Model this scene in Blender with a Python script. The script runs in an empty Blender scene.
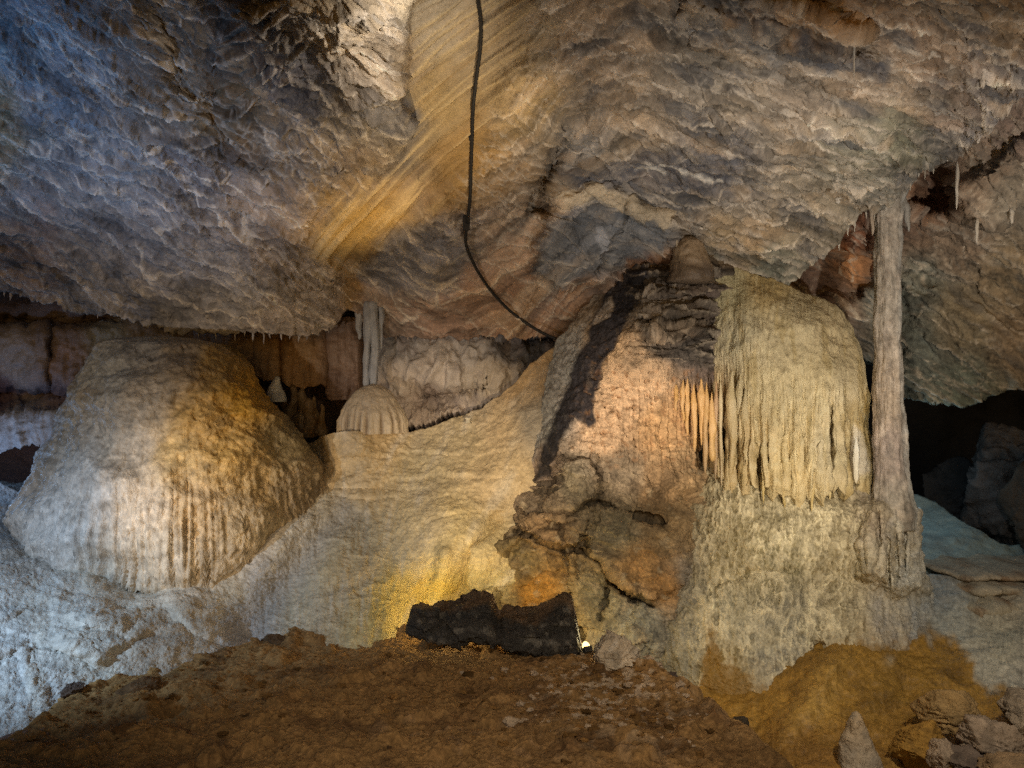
import bpy, math, random
import numpy as np

random.seed(7)
C = bpy.context.scene.collection
F, CX, CY, ZC = 800.0, 512.0, 384.0, 2.4
PI = math.pi

# ------------------------------------------------------------------ noise
_rng = np.random.RandomState(11)
_perm = np.concatenate([_rng.permutation(256)] * 3).astype(np.int32)
_g = _rng.normal(size=(256, 3)); _g /= np.linalg.norm(_g, axis=1, keepdims=True)
_g = _g.astype(np.float32)

def perlin(p):
    sh = p.shape[:-1]
    p = p.reshape(-1, 3).astype(np.float32)
    i = np.floor(p).astype(np.int32); f = p - i; i &= 255
    w = f * f * f * (f * (f * 6 - 15) + 10)
    out = 0
    for dx in (0, 1):
        wx = w[:, 0] if dx else 1 - w[:, 0]
        a = _perm[i[:, 0] + dx]
        for dy in (0, 1):
            wy = w[:, 1] if dy else 1 - w[:, 1]
            b = _perm[a + i[:, 1] + dy]
            for dz in (0, 1):
                wz = w[:, 2] if dz else 1 - w[:, 2]
                g = _g[_perm[b + i[:, 2] + dz]]
                d = g[:, 0] * (f[:, 0] - dx) + g[:, 1] * (f[:, 1] - dy) + g[:, 2] * (f[:, 2] - dz)
                out = out + d * wx * wy * wz
    return (out * 1.6).astype(np.float64).reshape(sh)

def st(*a):
    return np.stack(np.broadcast_arrays(*[np.asarray(x, float) for x in a]), -1)

def fbm(p, o=4, lac=2.03, gain=.5):
    s, a, t = 0, 1.0, 0.0
    p = np.asarray(p, float)
    for k in range(o):
        s = s + a * perlin(p + k * 17.3); t += a
        a *= gain; p = p * lac
    return s / t * 1.4

def ridged(p, o=3, gain=.5):
    s, a, t = 0, 1.0, 0.0
    p = np.asarray(p, float)
    for k in range(o):
        s = s + a * (1 - np.abs(perlin(p + k * 9.7)) * 1.6); t += a
        a *= gain; p = p * 2.07
    return s / t

_rv = _rng.uniform(-1, 1, size=(256, 5))

def plates(x, y, seed=0):
    """angular flakes: height of a randomly tilted plate per cell, distance to the cell edge, random id, height across the cell"""
    ix, iy = np.floor(x).astype(np.int64), np.floor(y).astype(np.int64)
    d1 = np.full(np.shape(x), 9.0); d2 = d1.copy(); h = np.zeros(np.shape(x)); rid = h.copy(); low = h.copy()
    for dx in (-1, 0, 1):
        for dy in (-1, 0, 1):
            k = _perm[(_perm[((ix + dx) + seed * 7) & 255] + iy + dy) & 255]
            r = _rv[k]
            px, py = x - (ix + dx + .5 + .48 * r[..., 0]), y - (iy + dy + .5 + .48 * r[..., 1])
            d = px * px + py * py
            near = d < d1
            d2 = np.where(near, d1, np.minimum(d2, d))
            h = np.where(near, r[..., 2] * .5 + .55 * r[..., 3] * px + (.35 + .5 * r[..., 4]) * py, h)
            rid = np.where(near, r[..., 3], rid); low = np.where(near, py, low)
            d1 = np.minimum(d1, d)
    return h, np.sqrt(d2) - np.sqrt(d1), rid, low

def ledges(U, V, n, box, theta, seed, L=(8, 42), W=(5, 16), A=(.02, .07), keep=None):
    """many short broken bed edges: a plate thickens downward and ends in a sharp drop; returns height and crust on the edge"""
    r = np.random.RandomState(seed)
    H = np.zeros(U.shape); E = np.zeros(U.shape)
    j1 = perlin(st(U / 9, V / 9, seed)); j2 = perlin(st(U / 3.5, V / 3.5, seed + 5))
    ucol = U.mean(0)
    for _ in range(n):
        u0, v0 = r.uniform(box[0], box[2]), r.uniform(box[1], box[3])
        f = r.uniform() ** 1.8
        l = L[0] + (L[1] - L[0]) * f; w = W[0] + (W[1] - W[0]) * r.uniform() * (.4 + .6 * f); a = A[0] + (A[1] - A[0]) * r.uniform() * (.4 + .6 * f)
        th = math.radians((theta(u0, v0) if callable(theta) else theta) + r.normal() * 9); kap = r.normal() * .004; crust = r.uniform() ** 1.5
        if keep is not None and not keep(u0, v0): continue
        c0, c1 = np.searchsorted(ucol, [u0 - l * 1.3 - 4, u0 + l * 1.3 + 4])
        if c1 - c0 < 2: continue
        du, dv = U[:, c0:c1] - u0, V[:, c0:c1] - v0
        x = du * math.cos(th) + dv * math.sin(th); y = -du * math.sin(th) + dv * math.cos(th)
        y = y - kap * x * x + 2.4 * j1[:, c0:c1] + 1.1 * j2[:, c0:c1]
        env = np.exp(-(x / l) ** 4)
        prof = ss(-w, 0, y) ** 1.5 * (1 - ss(-.3, 1.6, y))
        H[:, c0:c1] = np.maximum(H[:, c0:c1], a * env * prof)
        E[:, c0:c1] = np.maximum(E[:, c0:c1], crust * np.exp(-(x / (l * .8)) ** 4) * np.exp(-((y + .6) / 1.3) ** 2))
    return H, E

def ss(a, b, x):
    t = np.clip((x - a) / (b - a), 0, 1)
    return t * t * (3 - 2 * t)

def lerp(a, b, t):
    t = np.asarray(t)
    if np.ndim(a) and np.shape(a)[-1:] == (3,) and (t.ndim == 0 or t.shape[-1:] != (3,) or t.ndim < np.ndim(a)):
        t = t[..., None]
    return a + (b - a) * t

def mixc(col, c, m):
    return col + (np.array(c) - col) * np.clip(m, 0, 1)[..., None]

def terrace(h, k, w=.3):
    x = h * k; f = np.floor(x); r = x - f
    return (f + ss(1 - w, 1, r)) / k, r

def curve(pts):
    a = np.array(pts, float)
    return lambda x: np.interp(x, a[:, 0], a[:, 1])

def scurve(pts, w=6.0):
    """curve() with its corners rounded"""
    f = curve(pts)
    return lambda x: sum(f(np.asarray(x) + d * w) * k for d, k in ((-2, .12), (-1, .23), (0, .3), (1, .23), (2, .12)))

def depth_field(pts, c=70.0):
    a = np.array(pts, float)
    xy, z = a[:, :2], a[:, 2]
    m = z.mean()
    d = np.sqrt(((xy[:, None] - xy[None]) ** 2).sum(-1) + c * c)
    w = np.linalg.solve(d, z - m)
    def f(u, v):
        s = 0
        for (x, y), k in zip(xy, w):
            s = s + k * np.sqrt((u - x) ** 2 + (v - y) ** 2 + c * c)
        return s + m
    return f

def zones(pts, p=2.2, eps=600.0):
    uv = np.array([q[:2] for q in pts], float); cs = np.array([q[2] for q in pts], float)
    def f(u, v):
        num, den = 0, 0
        for (x, y), c in zip(uv, cs):
            w = 1.0 / ((u - x) ** 2 + (v - y) ** 2 + eps) ** p
            num = num + w[..., None] * c; den = den + w
        return num / den[..., None]
    return f

def seg_dist(u, v, pts, closed=False):
    a = np.array(pts, float); n = len(a)
    best = np.full(np.shape(u), 1e18)
    for i in range(n if closed else n - 1):
        x0, y0 = a[i]; x1, y1 = a[(i + 1) % n]
        dx, dy = x1 - x0, y1 - y0
        t = np.clip(((u - x0) * dx + (v - y0) * dy) / (dx * dx + dy * dy + 1e-12), 0, 1)
        best = np.minimum(best, (u - x0 - t * dx) ** 2 + (v - y0 - t * dy) ** 2)
    return np.sqrt(best)

def poly_sd(u, v, pts):
    """negative inside"""
    a = np.array(pts, float); n = len(a)
    ins = np.zeros(np.shape(u), bool)
    for i in range(n):
        x0, y0 = a[i]; x1, y1 = a[(i + 1) % n]
        if y0 == y1: continue
        ins ^= ((y0 > v) != (y1 > v)) & (u < (x1 - x0) * (v - y0) / (y1 - y0) + x0)
    d = seg_dist(u, v, pts, True)
    return np.where(ins, -d, d)

def inside(u, v, pts, soft=8.0):
    return 1 - ss(-soft, soft, poly_sd(u, v, pts))

# ------------------------------------------------------------------ meshes
CAM = np.array([0, 0, ZC])

def at(u, v, Y):
    u, v, Y = np.broadcast_arrays(np.asarray(u, float), np.asarray(v, float), np.asarray(Y, float))
    return np.stack([(u - CX) / F * Y, Y, ZC - (v - CY) / F * Y], -1)

def normals(P, wrap=False):
    if wrap:
        Q = np.concatenate([P[:, -1:], P, P[:, :1]], 1)
        gu = np.gradient(Q, axis=1)[:, 1:-1]
    else:
        gu = np.gradient(P, axis=1)
    gv = np.gradient(P, axis=0)
    n = np.cross(gu, gv)
    return n / (np.linalg.norm(n, axis=-1, keepdims=True) + 1e-12)

def toward_cam(P):
    n = normals(P)
    s = np.sign(((CAM - P) * n).sum(-1, keepdims=True)); s[s == 0] = 1
    return n * s

def link(name, verts, faces, mat, cols=None, parent=None, base=None, smooth=True):
    verts = np.asarray(verts, float).reshape(-1, 3)
    me = bpy.data.meshes.new(name)
    faces = np.asarray(faces, np.int32)
    if parent is not None:
        base = np.array(parent.location)
    elif base is None:
        base = np.array([verts[:, 0].mean(), verts[:, 1].mean(), verts[:, 2].min()])
    n, m, k = len(verts), len(faces), faces.shape[1]
    me.vertices.add(n); me.vertices.foreach_set('co', (verts - base).astype(np.float32).ravel())
    me.loops.add(m * k); me.loops.foreach_set('vertex_index', faces.ravel())
    me.polygons.add(m); me.polygons.foreach_set('loop_start', np.arange(m, dtype=np.int32) * k)
    me.update(calc_edges=True)
    me.polygons.foreach_set('use_smooth', np.full(m, smooth))
    if cols is not None:
        at_ = me.color_attributes.new('mineral', 'FLOAT_COLOR', 'POINT')
        c4 = np.ones((n, 4), np.float32); cc = np.asarray(cols, float).reshape(-1, 3)
        lum = (cc @ np.array([.3, .55, .15]))[:, None]
        c4[:, :3] = np.clip(lum + (cc - lum) * {'limestone': 1.22, 'flowstone': 1.3, 'drapery_calcite': 1.28, 'clay_soil': 1.3, 'pillar_rock': 1.08}.get(mat.name, 1.2), .004, .85)
        at_.data.foreach_set('color', c4.ravel())
    me.materials.append(mat)
    me.validate()
    o = bpy.data.objects.new(name, me); C.objects.link(o)
    if parent is not None: o.parent = parent
    else: o.location = base
    return o

def gridfaces(R, K, wrap=False):
    r = np.arange(R - 1)[:, None]; c = np.arange(K if wrap else K - 1)[None]
    a = r * K + c; b = r * K + (c + 1) % K
    return np.stack([a, b, b + K, a + K], -1).reshape(-1, 4)

def curl(P, Cc, side, off, n=8, rnd=True):
    """continues a sheet round its edge, away into the rock"""
    ax = 0 if side in ('top', 'bot') else 1
    e = np.take(P, 0 if side in ('top', 'left') else -1, axis=ax)
    ce = np.take(Cc, 0 if side in ('top', 'left') else -1, axis=ax)
    out, oc = [], []
    off = np.array(off, float)
    for k in range(1, n + 1):
        s = k / n * PI / 2
        w = np.array([math.sin(s), 1 - math.cos(s), math.sin(s)]) if rnd else np.full(3, k / n)
        q = e + off * w
        q = q + .03 * k / n * perlin(q * 3.1)[..., None] * np.array([1, 0, 1])
        out.append(q); oc.append(ce)
    out, oc = np.stack(out, ax), np.stack(oc, ax)
    if side in ('top', 'left'):
        return np.concatenate([np.flip(out, ax), P], ax), np.concatenate([np.flip(oc, ax), Cc], ax)
    return np.concatenate([P, out], ax), np.concatenate([Cc, oc], ax)

def sheet(name, U, V, Y, disp, col, mat, curls=(), parent=None):
    P = at(U, V, Y)
    if disp is not None:
        P = P + toward_cam(P) * np.asarray(disp)[..., None]
    for side, off in curls:
        P, col = curl(P, col, side, off)
    R, K = P.shape[:2]
    return link(name, P, gridfaces(R, K), mat, col, parent)

def uv_cols(u, vt, vb, R, tpow=1.0):
    t = np.linspace(0, 1, R)[:, None] ** tpow
    a, b = np.asarray(vt(u))[None], np.asarray(vb(u))[None]
    return np.broadcast_to(u[None], (R, len(u))).copy(), a + (b - a) * t

def uv_rows(v, l, r, K):
    s = np.linspace(0, 1, K)[None]
    a, b = np.asarray(l(v))[:, None], np.asarray(r(v))[:, None]
    return a + (b - a) * s, np.broadcast_to(v[:, None], (len(v), K)).copy(), s + 0 * v[:, None]

def rings(name, cent, rad, K, mat, colf, dispf=None, parent=None, cap=True, twist=None):
    """closed body: rings of centre cent (R,3) and radius rad (R,2) in x,y; colf(P,t,a)->cols; dispf(P,t,a)->outward"""
    R = len(cent)
    a = np.linspace(0, 2 * PI, K, endpoint=False)[None]
    t = np.linspace(0, 1, R)[:, None]
    d = np.stack(np.broadcast_arrays(np.cos(a), np.sin(a), 0 * a), -1)
    P = np.asarray(cent)[:, None] + d * np.concatenate([np.asarray(rad), np.zeros((R, 1))], 1)[:, None]
    A, T = np.broadcast_arrays(a, t)
    if dispf is not None:
        P = P + d * dispf(P, T, A)[..., None]
    P[0] = P[0].mean(0); P[-1] = P[-1].mean(0)
    col = colf(P, T, A)
    return link(name, P, gridfaces(R, K, True), mat, col, parent)

# ------------------------------------------------------------------ materials
def rock_mat(name, rough=.75, bump=.5, s1=7.0, s2=45.0, vary=.35, stretch=None, spec=.3, dist=.03, speck=.0, attr=True, base=(.2, .2, .2)):
    m = bpy.data.materials.new(name); m.use_nodes = True
    nt = m.node_tree; N, L = nt.nodes, nt.links
    b = N['Principled BSDF']
    geo = N.new('ShaderNodeNewGeometry')
    mp = N.new('ShaderNodeMapping'); L.new(geo.outputs['Position'], mp.inputs['Vector'])
    if stretch: mp.inputs['Scale'].default_value = stretch
    def noise(sc, det=6, ro=.6, src=None):
        n = N.new('ShaderNodeTexNoise'); n.inputs['Scale'].default_value = sc
        n.inputs['Detail'].default_value = det; n.inputs['Roughness'].default_value = ro
        L.new((src or mp).outputs['Vector'] if (src or mp) is mp else src.outputs['Position'], n.inputs['Vector'])
        return n
    n1, n2, n3 = noise(s1, 7), noise(s2, 5, .65), noise(2.3, 5, .6, geo)
    def math_(op, x, y):
        k = N.new('ShaderNodeMath'); k.operation = op
        for i, q in enumerate((x, y)):
            if isinstance(q, (int, float)): k.inputs[i].default_value = q
            else: L.new(q, k.inputs[i])
        return k.outputs[0]
    # colour: the mineral, mottled
    if attr:
        at_ = N.new('ShaderNodeAttribute'); at_.attribute_name = 'mineral'; colour = at_.outputs['Color']
    else:
        rgb = N.new('ShaderNodeRGB'); rgb.outputs[0].default_value = (*base, 1); colour = rgb.outputs[0]
    f = math_('ADD', math_('MULTIPLY', math_('SUBTRACT', n1.outputs['Fac'], .5), vary * 2.4),
              math_('MULTIPLY', math_('SUBTRACT', n2.outputs['Fac'], .5), vary * 2.2))
    f = math_('ADD', f, math_('MULTIPLY', math_('SUBTRACT', n3.outputs['Fac'], .5), vary * 1.6))
    f = math_('ADD', f, 1.0)
    mul = N.new('ShaderNodeVectorMath'); mul.operation = 'SCALE'
    L.new(colour, mul.inputs[0]); L.new(f, mul.inputs['Scale'])
    L.new(mul.outputs[0], b.inputs['Base Color'])
    r = math_('ADD', math_('MULTIPLY', math_('SUBTRACT', n2.outputs['Fac'], .5), .5), rough)
    L.new(r, b.inputs['Roughness'])
    b.inputs['Specular IOR Level'].default_value = spec
    bp1 = N.new('ShaderNodeBump'); bp1.inputs['Strength'].default_value = bump; bp1.inputs['Distance'].default_value = dist
    L.new(n1.outputs['Fac'], bp1.inputs['Height'])
    bp2 = N.new('ShaderNodeBump'); bp2.inputs['Strength'].default_value = bump; bp2.inputs['Distance'].default_value = dist * .35
    L.new(n2.outputs['Fac'], bp2.inputs['Height']); L.new(bp1.outputs['Normal'], bp2.inputs['Normal'])
    L.new(bp2.outputs['Normal'], b.inputs['Normal'])
    return m

def plain(name, col, rough=.5, metal=0.0, emit=None, es=0):
    m = bpy.data.materials.new(name); m.use_nodes = True
    nt = m.node_tree; b = nt.nodes['Principled BSDF']
    n = nt.nodes.new('ShaderNodeTexNoise'); n.inputs['Scale'].default_value = 60
    r = nt.nodes.new('ShaderNodeMapRange'); r.inputs['To Min'].default_value = rough - .1; r.inputs['To Max'].default_value = rough + .15
    nt.links.new(n.outputs['Fac'], r.inputs['Value']); nt.links.new(r.outputs[0], b.inputs['Roughness'])
    b.inputs['Base Color'].default_value = (*col, 1); b.inputs['Metallic'].default_value = metal
    if emit:
        b.inputs['Emission Color'].default_value = (*emit, 1); b.inputs['Emission Strength'].default_value = es
    return m

M_CEIL = rock_mat('limestone', .75, .75, 6, 32, .30, dist=.045, spec=.35)
M_WALL = rock_mat('cave_wall_rock', .8, .7, 6, 30, .4, dist=.05)
M_FLOW = rock_mat('flowstone', .5, .75, 16, 62, .20, stretch=(1, 1, .5), spec=.4, dist=.03)
M_DRAPE = rock_mat('drapery_calcite', .46, .6, 18, 60, .18, stretch=(1.6, 1.6, .22), spec=.4, dist=.03)
M_PIL = rock_mat('pillar_rock', .75, .75, 9, 42, .4, dist=.04)
M_SOIL = rock_mat('clay_soil', .9, .7, 9, 60, .45, dist=.04, spec=.15)
M_ROCK = rock_mat('loose_rock', .8, .8, 10, 50, .4, dist=.04)
M_BLACK = rock_mat('black_rock', .5, 1.0, 14, 55, .7, dist=.06, spec=.5)

# ------------------------------------------------------------------ labels
def tag(o, label=None, cat=None, group=None, kind=None):
    if label: o['label'] = label
    if cat: o['category'] = cat
    if group: o['group'] = group
    if kind: o['kind'] = kind
    return o

def empty(name, loc, label, cat, group=None):
    o = bpy.data.objects.new(name, None); C.objects.link(o); o.location = [float(x) for x in loc]
    o.empty_display_size = .1
    return tag(o, label, cat, group)

GREY = (.25, .24, .235); DGREY = (.13, .13, .14); TAN = (.37, .28, .20); OCHRE = (.42, .27, .10)
CREAM = (.52, .43, .31); PALE = (.56, .52, .46); RED = (.33, .20, .13); DARK = (.06, .055, .055)
BROWN = (.20, .14, .09); YEL = (.50, .41, .22); BLUEGREY = (.24, .26, .31); GREEN = (.22, .23, .18)

# ================================================================== CEILING
ceil_D = depth_field([
    (-300, 290, 9.0), (-300, 0, 5.2), (-300, 150, 7.0), (0, 292, 9.0), (150, 322, 9.3), (300, 335, 9.4), (0, 220, 8.0), (150, 240, 8.2),
    (0, 130, 6.8), (150, 130, 6.9), (300, 210, 7.9), (300, 110, 6.7), (210, 60, 6.0), (0, 0, 5.2), (150, 0, 5.3), (300, 0, 5.3), (390, 0, 5.4),
    (390, 100, 6.5), (345, 290, 9.4), (345, 250, 8.7),
    (430, 60, 6.5), (480, 0, 6.0), (425, 150, 7.4), (360, 210, 8.0), (310, 240, 8.3),
    (540, 0, 5.6), (540, 100, 6.9), (560, 180, 8.1), (460, 220, 8.5), (400, 270, 9.2), (450, 330, 9.75), (540, 330, 9.7),
    (700, 0, 5.3), (700, 130, 6.9), (700, 235, 8.9), (850, 0, 5.1), (850, 110, 6.4), (850, 200, 7.9), (800, 270, 8.9), (760, 280, 9.2),
    (1024, 0, 4.9), (1024, 80, 5.7), (950, 150, 6.9), (1340, 0, 4.8), (1340, -80, 4.4),
    (600, 190, 8.3), (640, 250, 9.2), (600, 310, 9.6), (580, 250, 9.0),
    (0, -150, 4.1), (512, -150, 4.4), (1024, -150, 4.1), (0, -420, 2.5), (512, -420, 2.5), (1024, -420, 2.5), (-300, -420, 2.5), (1340, -420, 2.5)])
LIP = [(-300, 282), (0, 292), (60, 299), (95, 312), (120, 308), (150, 320), (190, 330), (250, 333), (300, 336), (330, 328), (343, 305), (356, 308), (372, 334),
       (430, 338), (500, 336), (555, 340), (690, 340), (740, 300), (790, 285), (815, 262), (838, 240), (850, 224), (868, 210), (886, 204), (905, 190), (917, 172),
       (935, 160), (950, 158), (965, 148), (985, 128), (1000, 112), (1024, 92), (1100, 45), (1200, 0), (1340, -60)]
CHUTE = [(402, 10), (418, 0), (420, -120), (560, -120), (536, 0), (520, 60), (492, 110), (470, 170), (440, 205), (400, 222), (350, 262), (305, 246), (318, 218), (345, 196), (385, 168), (404, 135), (397, 90)]

def build_ceiling():
    u = np.concatenate([np.linspace(-300, -12, 60), np.arange(-10, 1036, 1.25), np.linspace(1040, 1340, 60)])
    lipf = curve(LIP)
    lip = lipf(u) + 5 * perlin(st(u / 23, 0, 3)) + 3.5 * perlin(st(u / 8, 0, 5)) + 2 * perlin(st(u / 3.5, 0, 8))
    R = 400
    t = np.linspace(0, 1, R)[:, None]
    vt = -420 + 0 * u
    # dense in frame, sparse overhead
    top = np.minimum(-8, lip - 60)
    tt = np.where(t < .12, vt + (top - vt) * (t / .12), top + (lip - top) * np.clip((t - .12) / .88, 0, 1))
    U = np.broadcast_to(u, tt.shape).copy(); V = tt
    wu = U + 10 * fbm(st(U / 60, V / 60, 1), 3); wv = V + 10 * fbm(st(U / 60, V / 60, 9), 3)
    Y = ceil_D(U, V)
    ch = inside(wu + 8 * fbm(st(U / 22, V / 22, 31), 3), wv + 8 * fbm(st(U / 22, V / 22, 35), 3), CHUTE, 13)
    # the left lump stands proud of the chute: a real step along its edge
    edge = curve([(-420, 425), (0, 414), (30, 403), (60, 399), (90, 398), (130, 405), (160, 392), (200, 345), (240, 318)])
    left = 1 - ss(-4, 5, wu - edge(wv))
    Y = Y - .38 * left * (1 - ss(120, 185, wv)) * ss(200, 330, U)
    # dark hollow of the left ceiling top, pockets and a step between grey and tan beds on the right
    Y = Y + .20 * inside(wu, wv, [(150, -60), (260, -60), (235, 60), (225, 120), (170, 90), (150, 30)], 16)
    Y = Y + .08 * inside(wu, wv, [(196, 95), (232, 70), (262, 120), (262, 165), (226, 150)], 12)
    Y = Y - .30 * inside(wu, wv, [(555, 200), (600, 182), (640, 195), (680, 215), (684, 238), (668, 262), (640, 262), (610, 285), (560, 300), (530, 270)], 9)
    Y = Y - .22 * inside(wu, wv, [(690, -20), (820, 8), (868, 35), (850, 52), (800, 40), (740, 20), (690, 10)], 7)
    Y = Y - .20 * inside(wu, wv, [(700, 10), (760, 25), (875, 60), (840, 92), (760, 62), (700, 40)], 8) * .6
    Y = Y + .30 * inside(wu, wv, [(525, 190), (560, 130), (575, 135), (552, 185), (545, 215), (525, 215)], 7)
    # long fold ridges in the middle
    for pts, amp, w in (([(560, 190), (590, 160), (620, 190), (650, 185)], .12, 8), ([(668, 270), (676, 235), (682, 205)], .04, 5),
                        ([(600, 290), (622, 240), (640, 205)], .16, 7), ([(345, 240), (420, 215), (470, 200), (530, 190)], .10, 14),
                        ([(520, 320), (545, 270), (560, 230)], .12, 9), ([(430, 180), (455, 215), (470, 260)], .10, 9)):
        Y = Y - amp * np.exp(-(seg_dist(wu, wv, pts) / w) ** 2)
    P0 = at(U, V, Y)
    th = np.radians(30 - 16 * ss(420, 640, U))
    a = (wu * np.cos(th) + wv * np.sin(th)) / 100; b = (-wu * np.sin(th) + wv * np.cos(th)) / 100
    calm = 1 - .93 * ch
    midz = ss(330, 400, U) * (1 - ss(520, 600, U)) * ss(200, 260, V)
    h = fbm(st(a * .75, b * 2.1, .3), 4) + .34 * b
    T1, r1 = terrace(h, 4.6, .22)
    h2 = fbm(st(a * 2.0 + 7, b * 5.5, 2.7), 4) + .5 * b
    T2, r2 = terrace(h2, 4.0, .25)
    h3 = fbm(st(a * 5 + 3, b * 12, 5.1), 3)
    T3, r3 = terrace(h3, 3.5, .3)
    big = fbm(P0 * .75, 4)
    rough = fbm(P0 * st(7, 7, 7), 4)
    jx, jy = .16 * fbm(st(U / 22, V / 22, 41), 3), .16 * fbm(st(U / 22, V / 22, 47), 3)
    p1, e1, i1, l1 = plates(a * 1.1 + jx * .6, b * 3.6 + jy * .8, 1)
    p2, e2, i2, l2 = plates(a * 2.7 + jx * 1.4, b * 9.5 + jy * 1.6, 3)
    p3, e3, i3, l3 = plates(a * 6.0 + jx * 2, b * 20.0 + jy * 2, 5)
    fine = fbm(st(a * 7, b * 34, 2.2), 4); grit = fbm(st(U / 4.2, V / 3.2, 6.6), 3)
    lumpy = 1 - ss(400, 520, U); hol = inside(U, V, [(190, -60), (430, -60), (415, 150), (330, 210), (240, 200), (190, 120)], 30)
    chim = np.exp(-(((U - 370) / 60) ** 2 + ((V - 20) / 60) ** 2))
    thf = lambda x, y: 30 - 14 * float(ss(420, 640, x)) + (12 if 240 < x < 400 and y < 200 else 0)
    LH, LE = ledges(U, V, 1300, (-60, -10, 1080, 335), thf, 5, L=(5, 40), W=(4, 13), A=(.02, .075), keep=lambda x, y: not bool(inside(np.array(float(x)), np.array(float(y)), CHUTE, 1) > .5) and y < np.interp(x, u, lip) + 8)
    LH2, LE2 = ledges(U, V, 160, (230, -10, 420, 240), lambda x, y: np.random.RandomState(int(x * 7 + y)).uniform(-60, 60), 6, L=(6, 22), W=(6, 16), A=(.03, .10), keep=lambda x, y: not bool(inside(np.array(float(x)), np.array(float(y)), CHUTE, 1) > .5))
    LH3, LE3 = ledges(U, V, 300, (450, -10, 1080, 300), lambda x, y: 18, 8, L=(22, 95), W=(4, 11), A=(.025, .07), keep=lambda x, y: not bool(inside(np.array(float(x)), np.array(float(y)), CHUTE, 1) > .5) and y < np.interp(x, u, lip) + 4)
    LH4, LE4 = ledges(U, V, 46, (520, 0, 1060, 270), lambda x, y: 19, 18, L=(40, 110), W=(12, 26), A=(.05, .11), keep=lambda x, y: y < np.interp(x, u, lip) - 10)
    LH5, LE5 = ledges(U, V, 40, (-20, 120, 320, 320), lambda x, y: 27, 19, L=(40, 90), W=(10, 22), A=(.05, .10))
    LH3 = np.maximum(LH3, np.maximum(LH4, LH5)); LE3 = np.maximum(LE3 * .7, np.maximum(LE4, LE5) * .8)
    LH = np.maximum(np.maximum(LH, LH2), LH3); LE = np.maximum(np.maximum(LE, LE2), LE3)
    amp = calm * (1 - .45 * midz) * (1 - .4 * chim)
    d = (.13 - .05 * ss(520, 640, U)) * big * (1 - .8 * ch) + amp * ((-.03 * (T1 - h) - .01 * (T2 - h2) + .024 * p1) * (1 - .35 * lumpy * (1 - hol)) + .019 * p2 + .012 * p3 + .014 * rough + .012 * fine + .008 * grit + 1.1 * LH)
    # streaks along the water-worn chute
    thc = np.radians(122 + 25 * ss(140, 240, V))
    ku, kv = U + .12 * (wu - U), V + .12 * (wv - V)
    sa = (ku * math.cos(math.radians(130)) + kv * math.sin(math.radians(130))) / 100
    sb = (-ku * math.sin(math.radians(130)) + kv * math.cos(math.radians(130))) / 100 + .05 * sa ** 2
    strk = ridged(st(sb * 7.5, sa * .35, 4), 3)
    strk2 = ridged(st(sb * 3.0 + 3, sa * .25, 1), 2)
    d = d + ch * (.075 * (strk - .5) + .10 * (strk2 - .6) + .006 * rough + .004 * grit)
    # vertical drip flutes at the lip
    near = ss(26, 0, lip[None] - V)
    d = d + near * .035 * ridged(st(U / 7, V / 60, 6), 2)
    # ---- mineral colours
    col = zones([(0, 30, (.25, .26, .27)), (60, 100, (.21, .22, .235)), (0, 200, GREY), (100, 180, (.25, .245, .245)), (180, 60, (.16, .13, .10)), (230, 110, (.24, .18, .11)),
                 (200, 160, (.16, .15, .15)), (100, 260, (.25, .235, .23)), (30, 240, (.30, .25, .23)), (220, 280, (.28, .265, .26)), (300, 300, (.33, .29, .26)),
                 (290, 60, (.24, .20, .16)), (270, 40, (.21, .18, .15)), (330, 20, (.45, .36, .25)), (380, 60, (.42, .34, .25)), (385, 120, (.20, .19, .185)),
                 (300, 160, (.20, .165, .135)), (350, 165, (.24, .19, .145)), (320, 120, (.18, .155, .13)), (270, 220, (.33, .27, .22)), (0, 130, (.28, .22, .15)),
                 (430, 100, (.44, .34, .20)), (440, 30, (.46, .39, .29)), (500, 20, (.38, .31, .22)), (360, 220, (.52, .37, .17)),
                 (470, 160, (.38, .26, .13)), (530, 100, (.40, .31, .19)), (520, 180, (.34, .25, .16)),
                 (400, 270, (.22, .21, .22)), (440, 250, (.24, .23, .24)), (380, 300, (.32, .24, .19)), (450, 310, (.36, .25, .19)), (530, 310, (.34, .23, .17)), (510, 250, (.38, .28, .21)),
                 (600, 40, TAN), (620, 110, (.40, .31, .22)), (700, 60, (.30, .26, .21)), (760, 40, (.22, .21, .20)), (640, 150, (.35, .28, .20)),
                 (590, 140, (.24, .23, .22)), (660, 170, DGREY), (620, 180, (.38, .35, .30)), (720, 165, (.18, .18, .20)), (590, 230, (.18, .18, .20)), (650, 235, (.24, .25, .25)),
                 (570, 290, (.33, .22, .15)), (660, 262, (.26, .16, .09)), (720, 230, (.38, .29, .18)), (760, 240, (.38, .28, .17)), (740, 200, (.30, .26, .21)),
                 (800, 90, (.33, .27, .21)), (740, 100, (.34, .28, .21)), (860, 60, (.33, .25, .18)), (830, 20, (.40, .27, .17)), (920, 60, (.33, .24, .17)), (1000, 30, (.34, .24, .15)),
                 (960, 100, (.28, .21, .16)), (850, 150, (.28, .26, .20)), (900, 140, (.26, .25, .18)), (820, 210, (.29, .25, .19)), (870, 190, (.24, .23, .20)), (780, 265, (.22, .22, .18)),
                 (1000, 100, (.17, .16, .16))], eps=350)(wu + 26 * fbm(st(U / 45, V / 45, 4), 3), wv + 26 * fbm(st(U / 45, V / 45, 14), 3))
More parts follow.
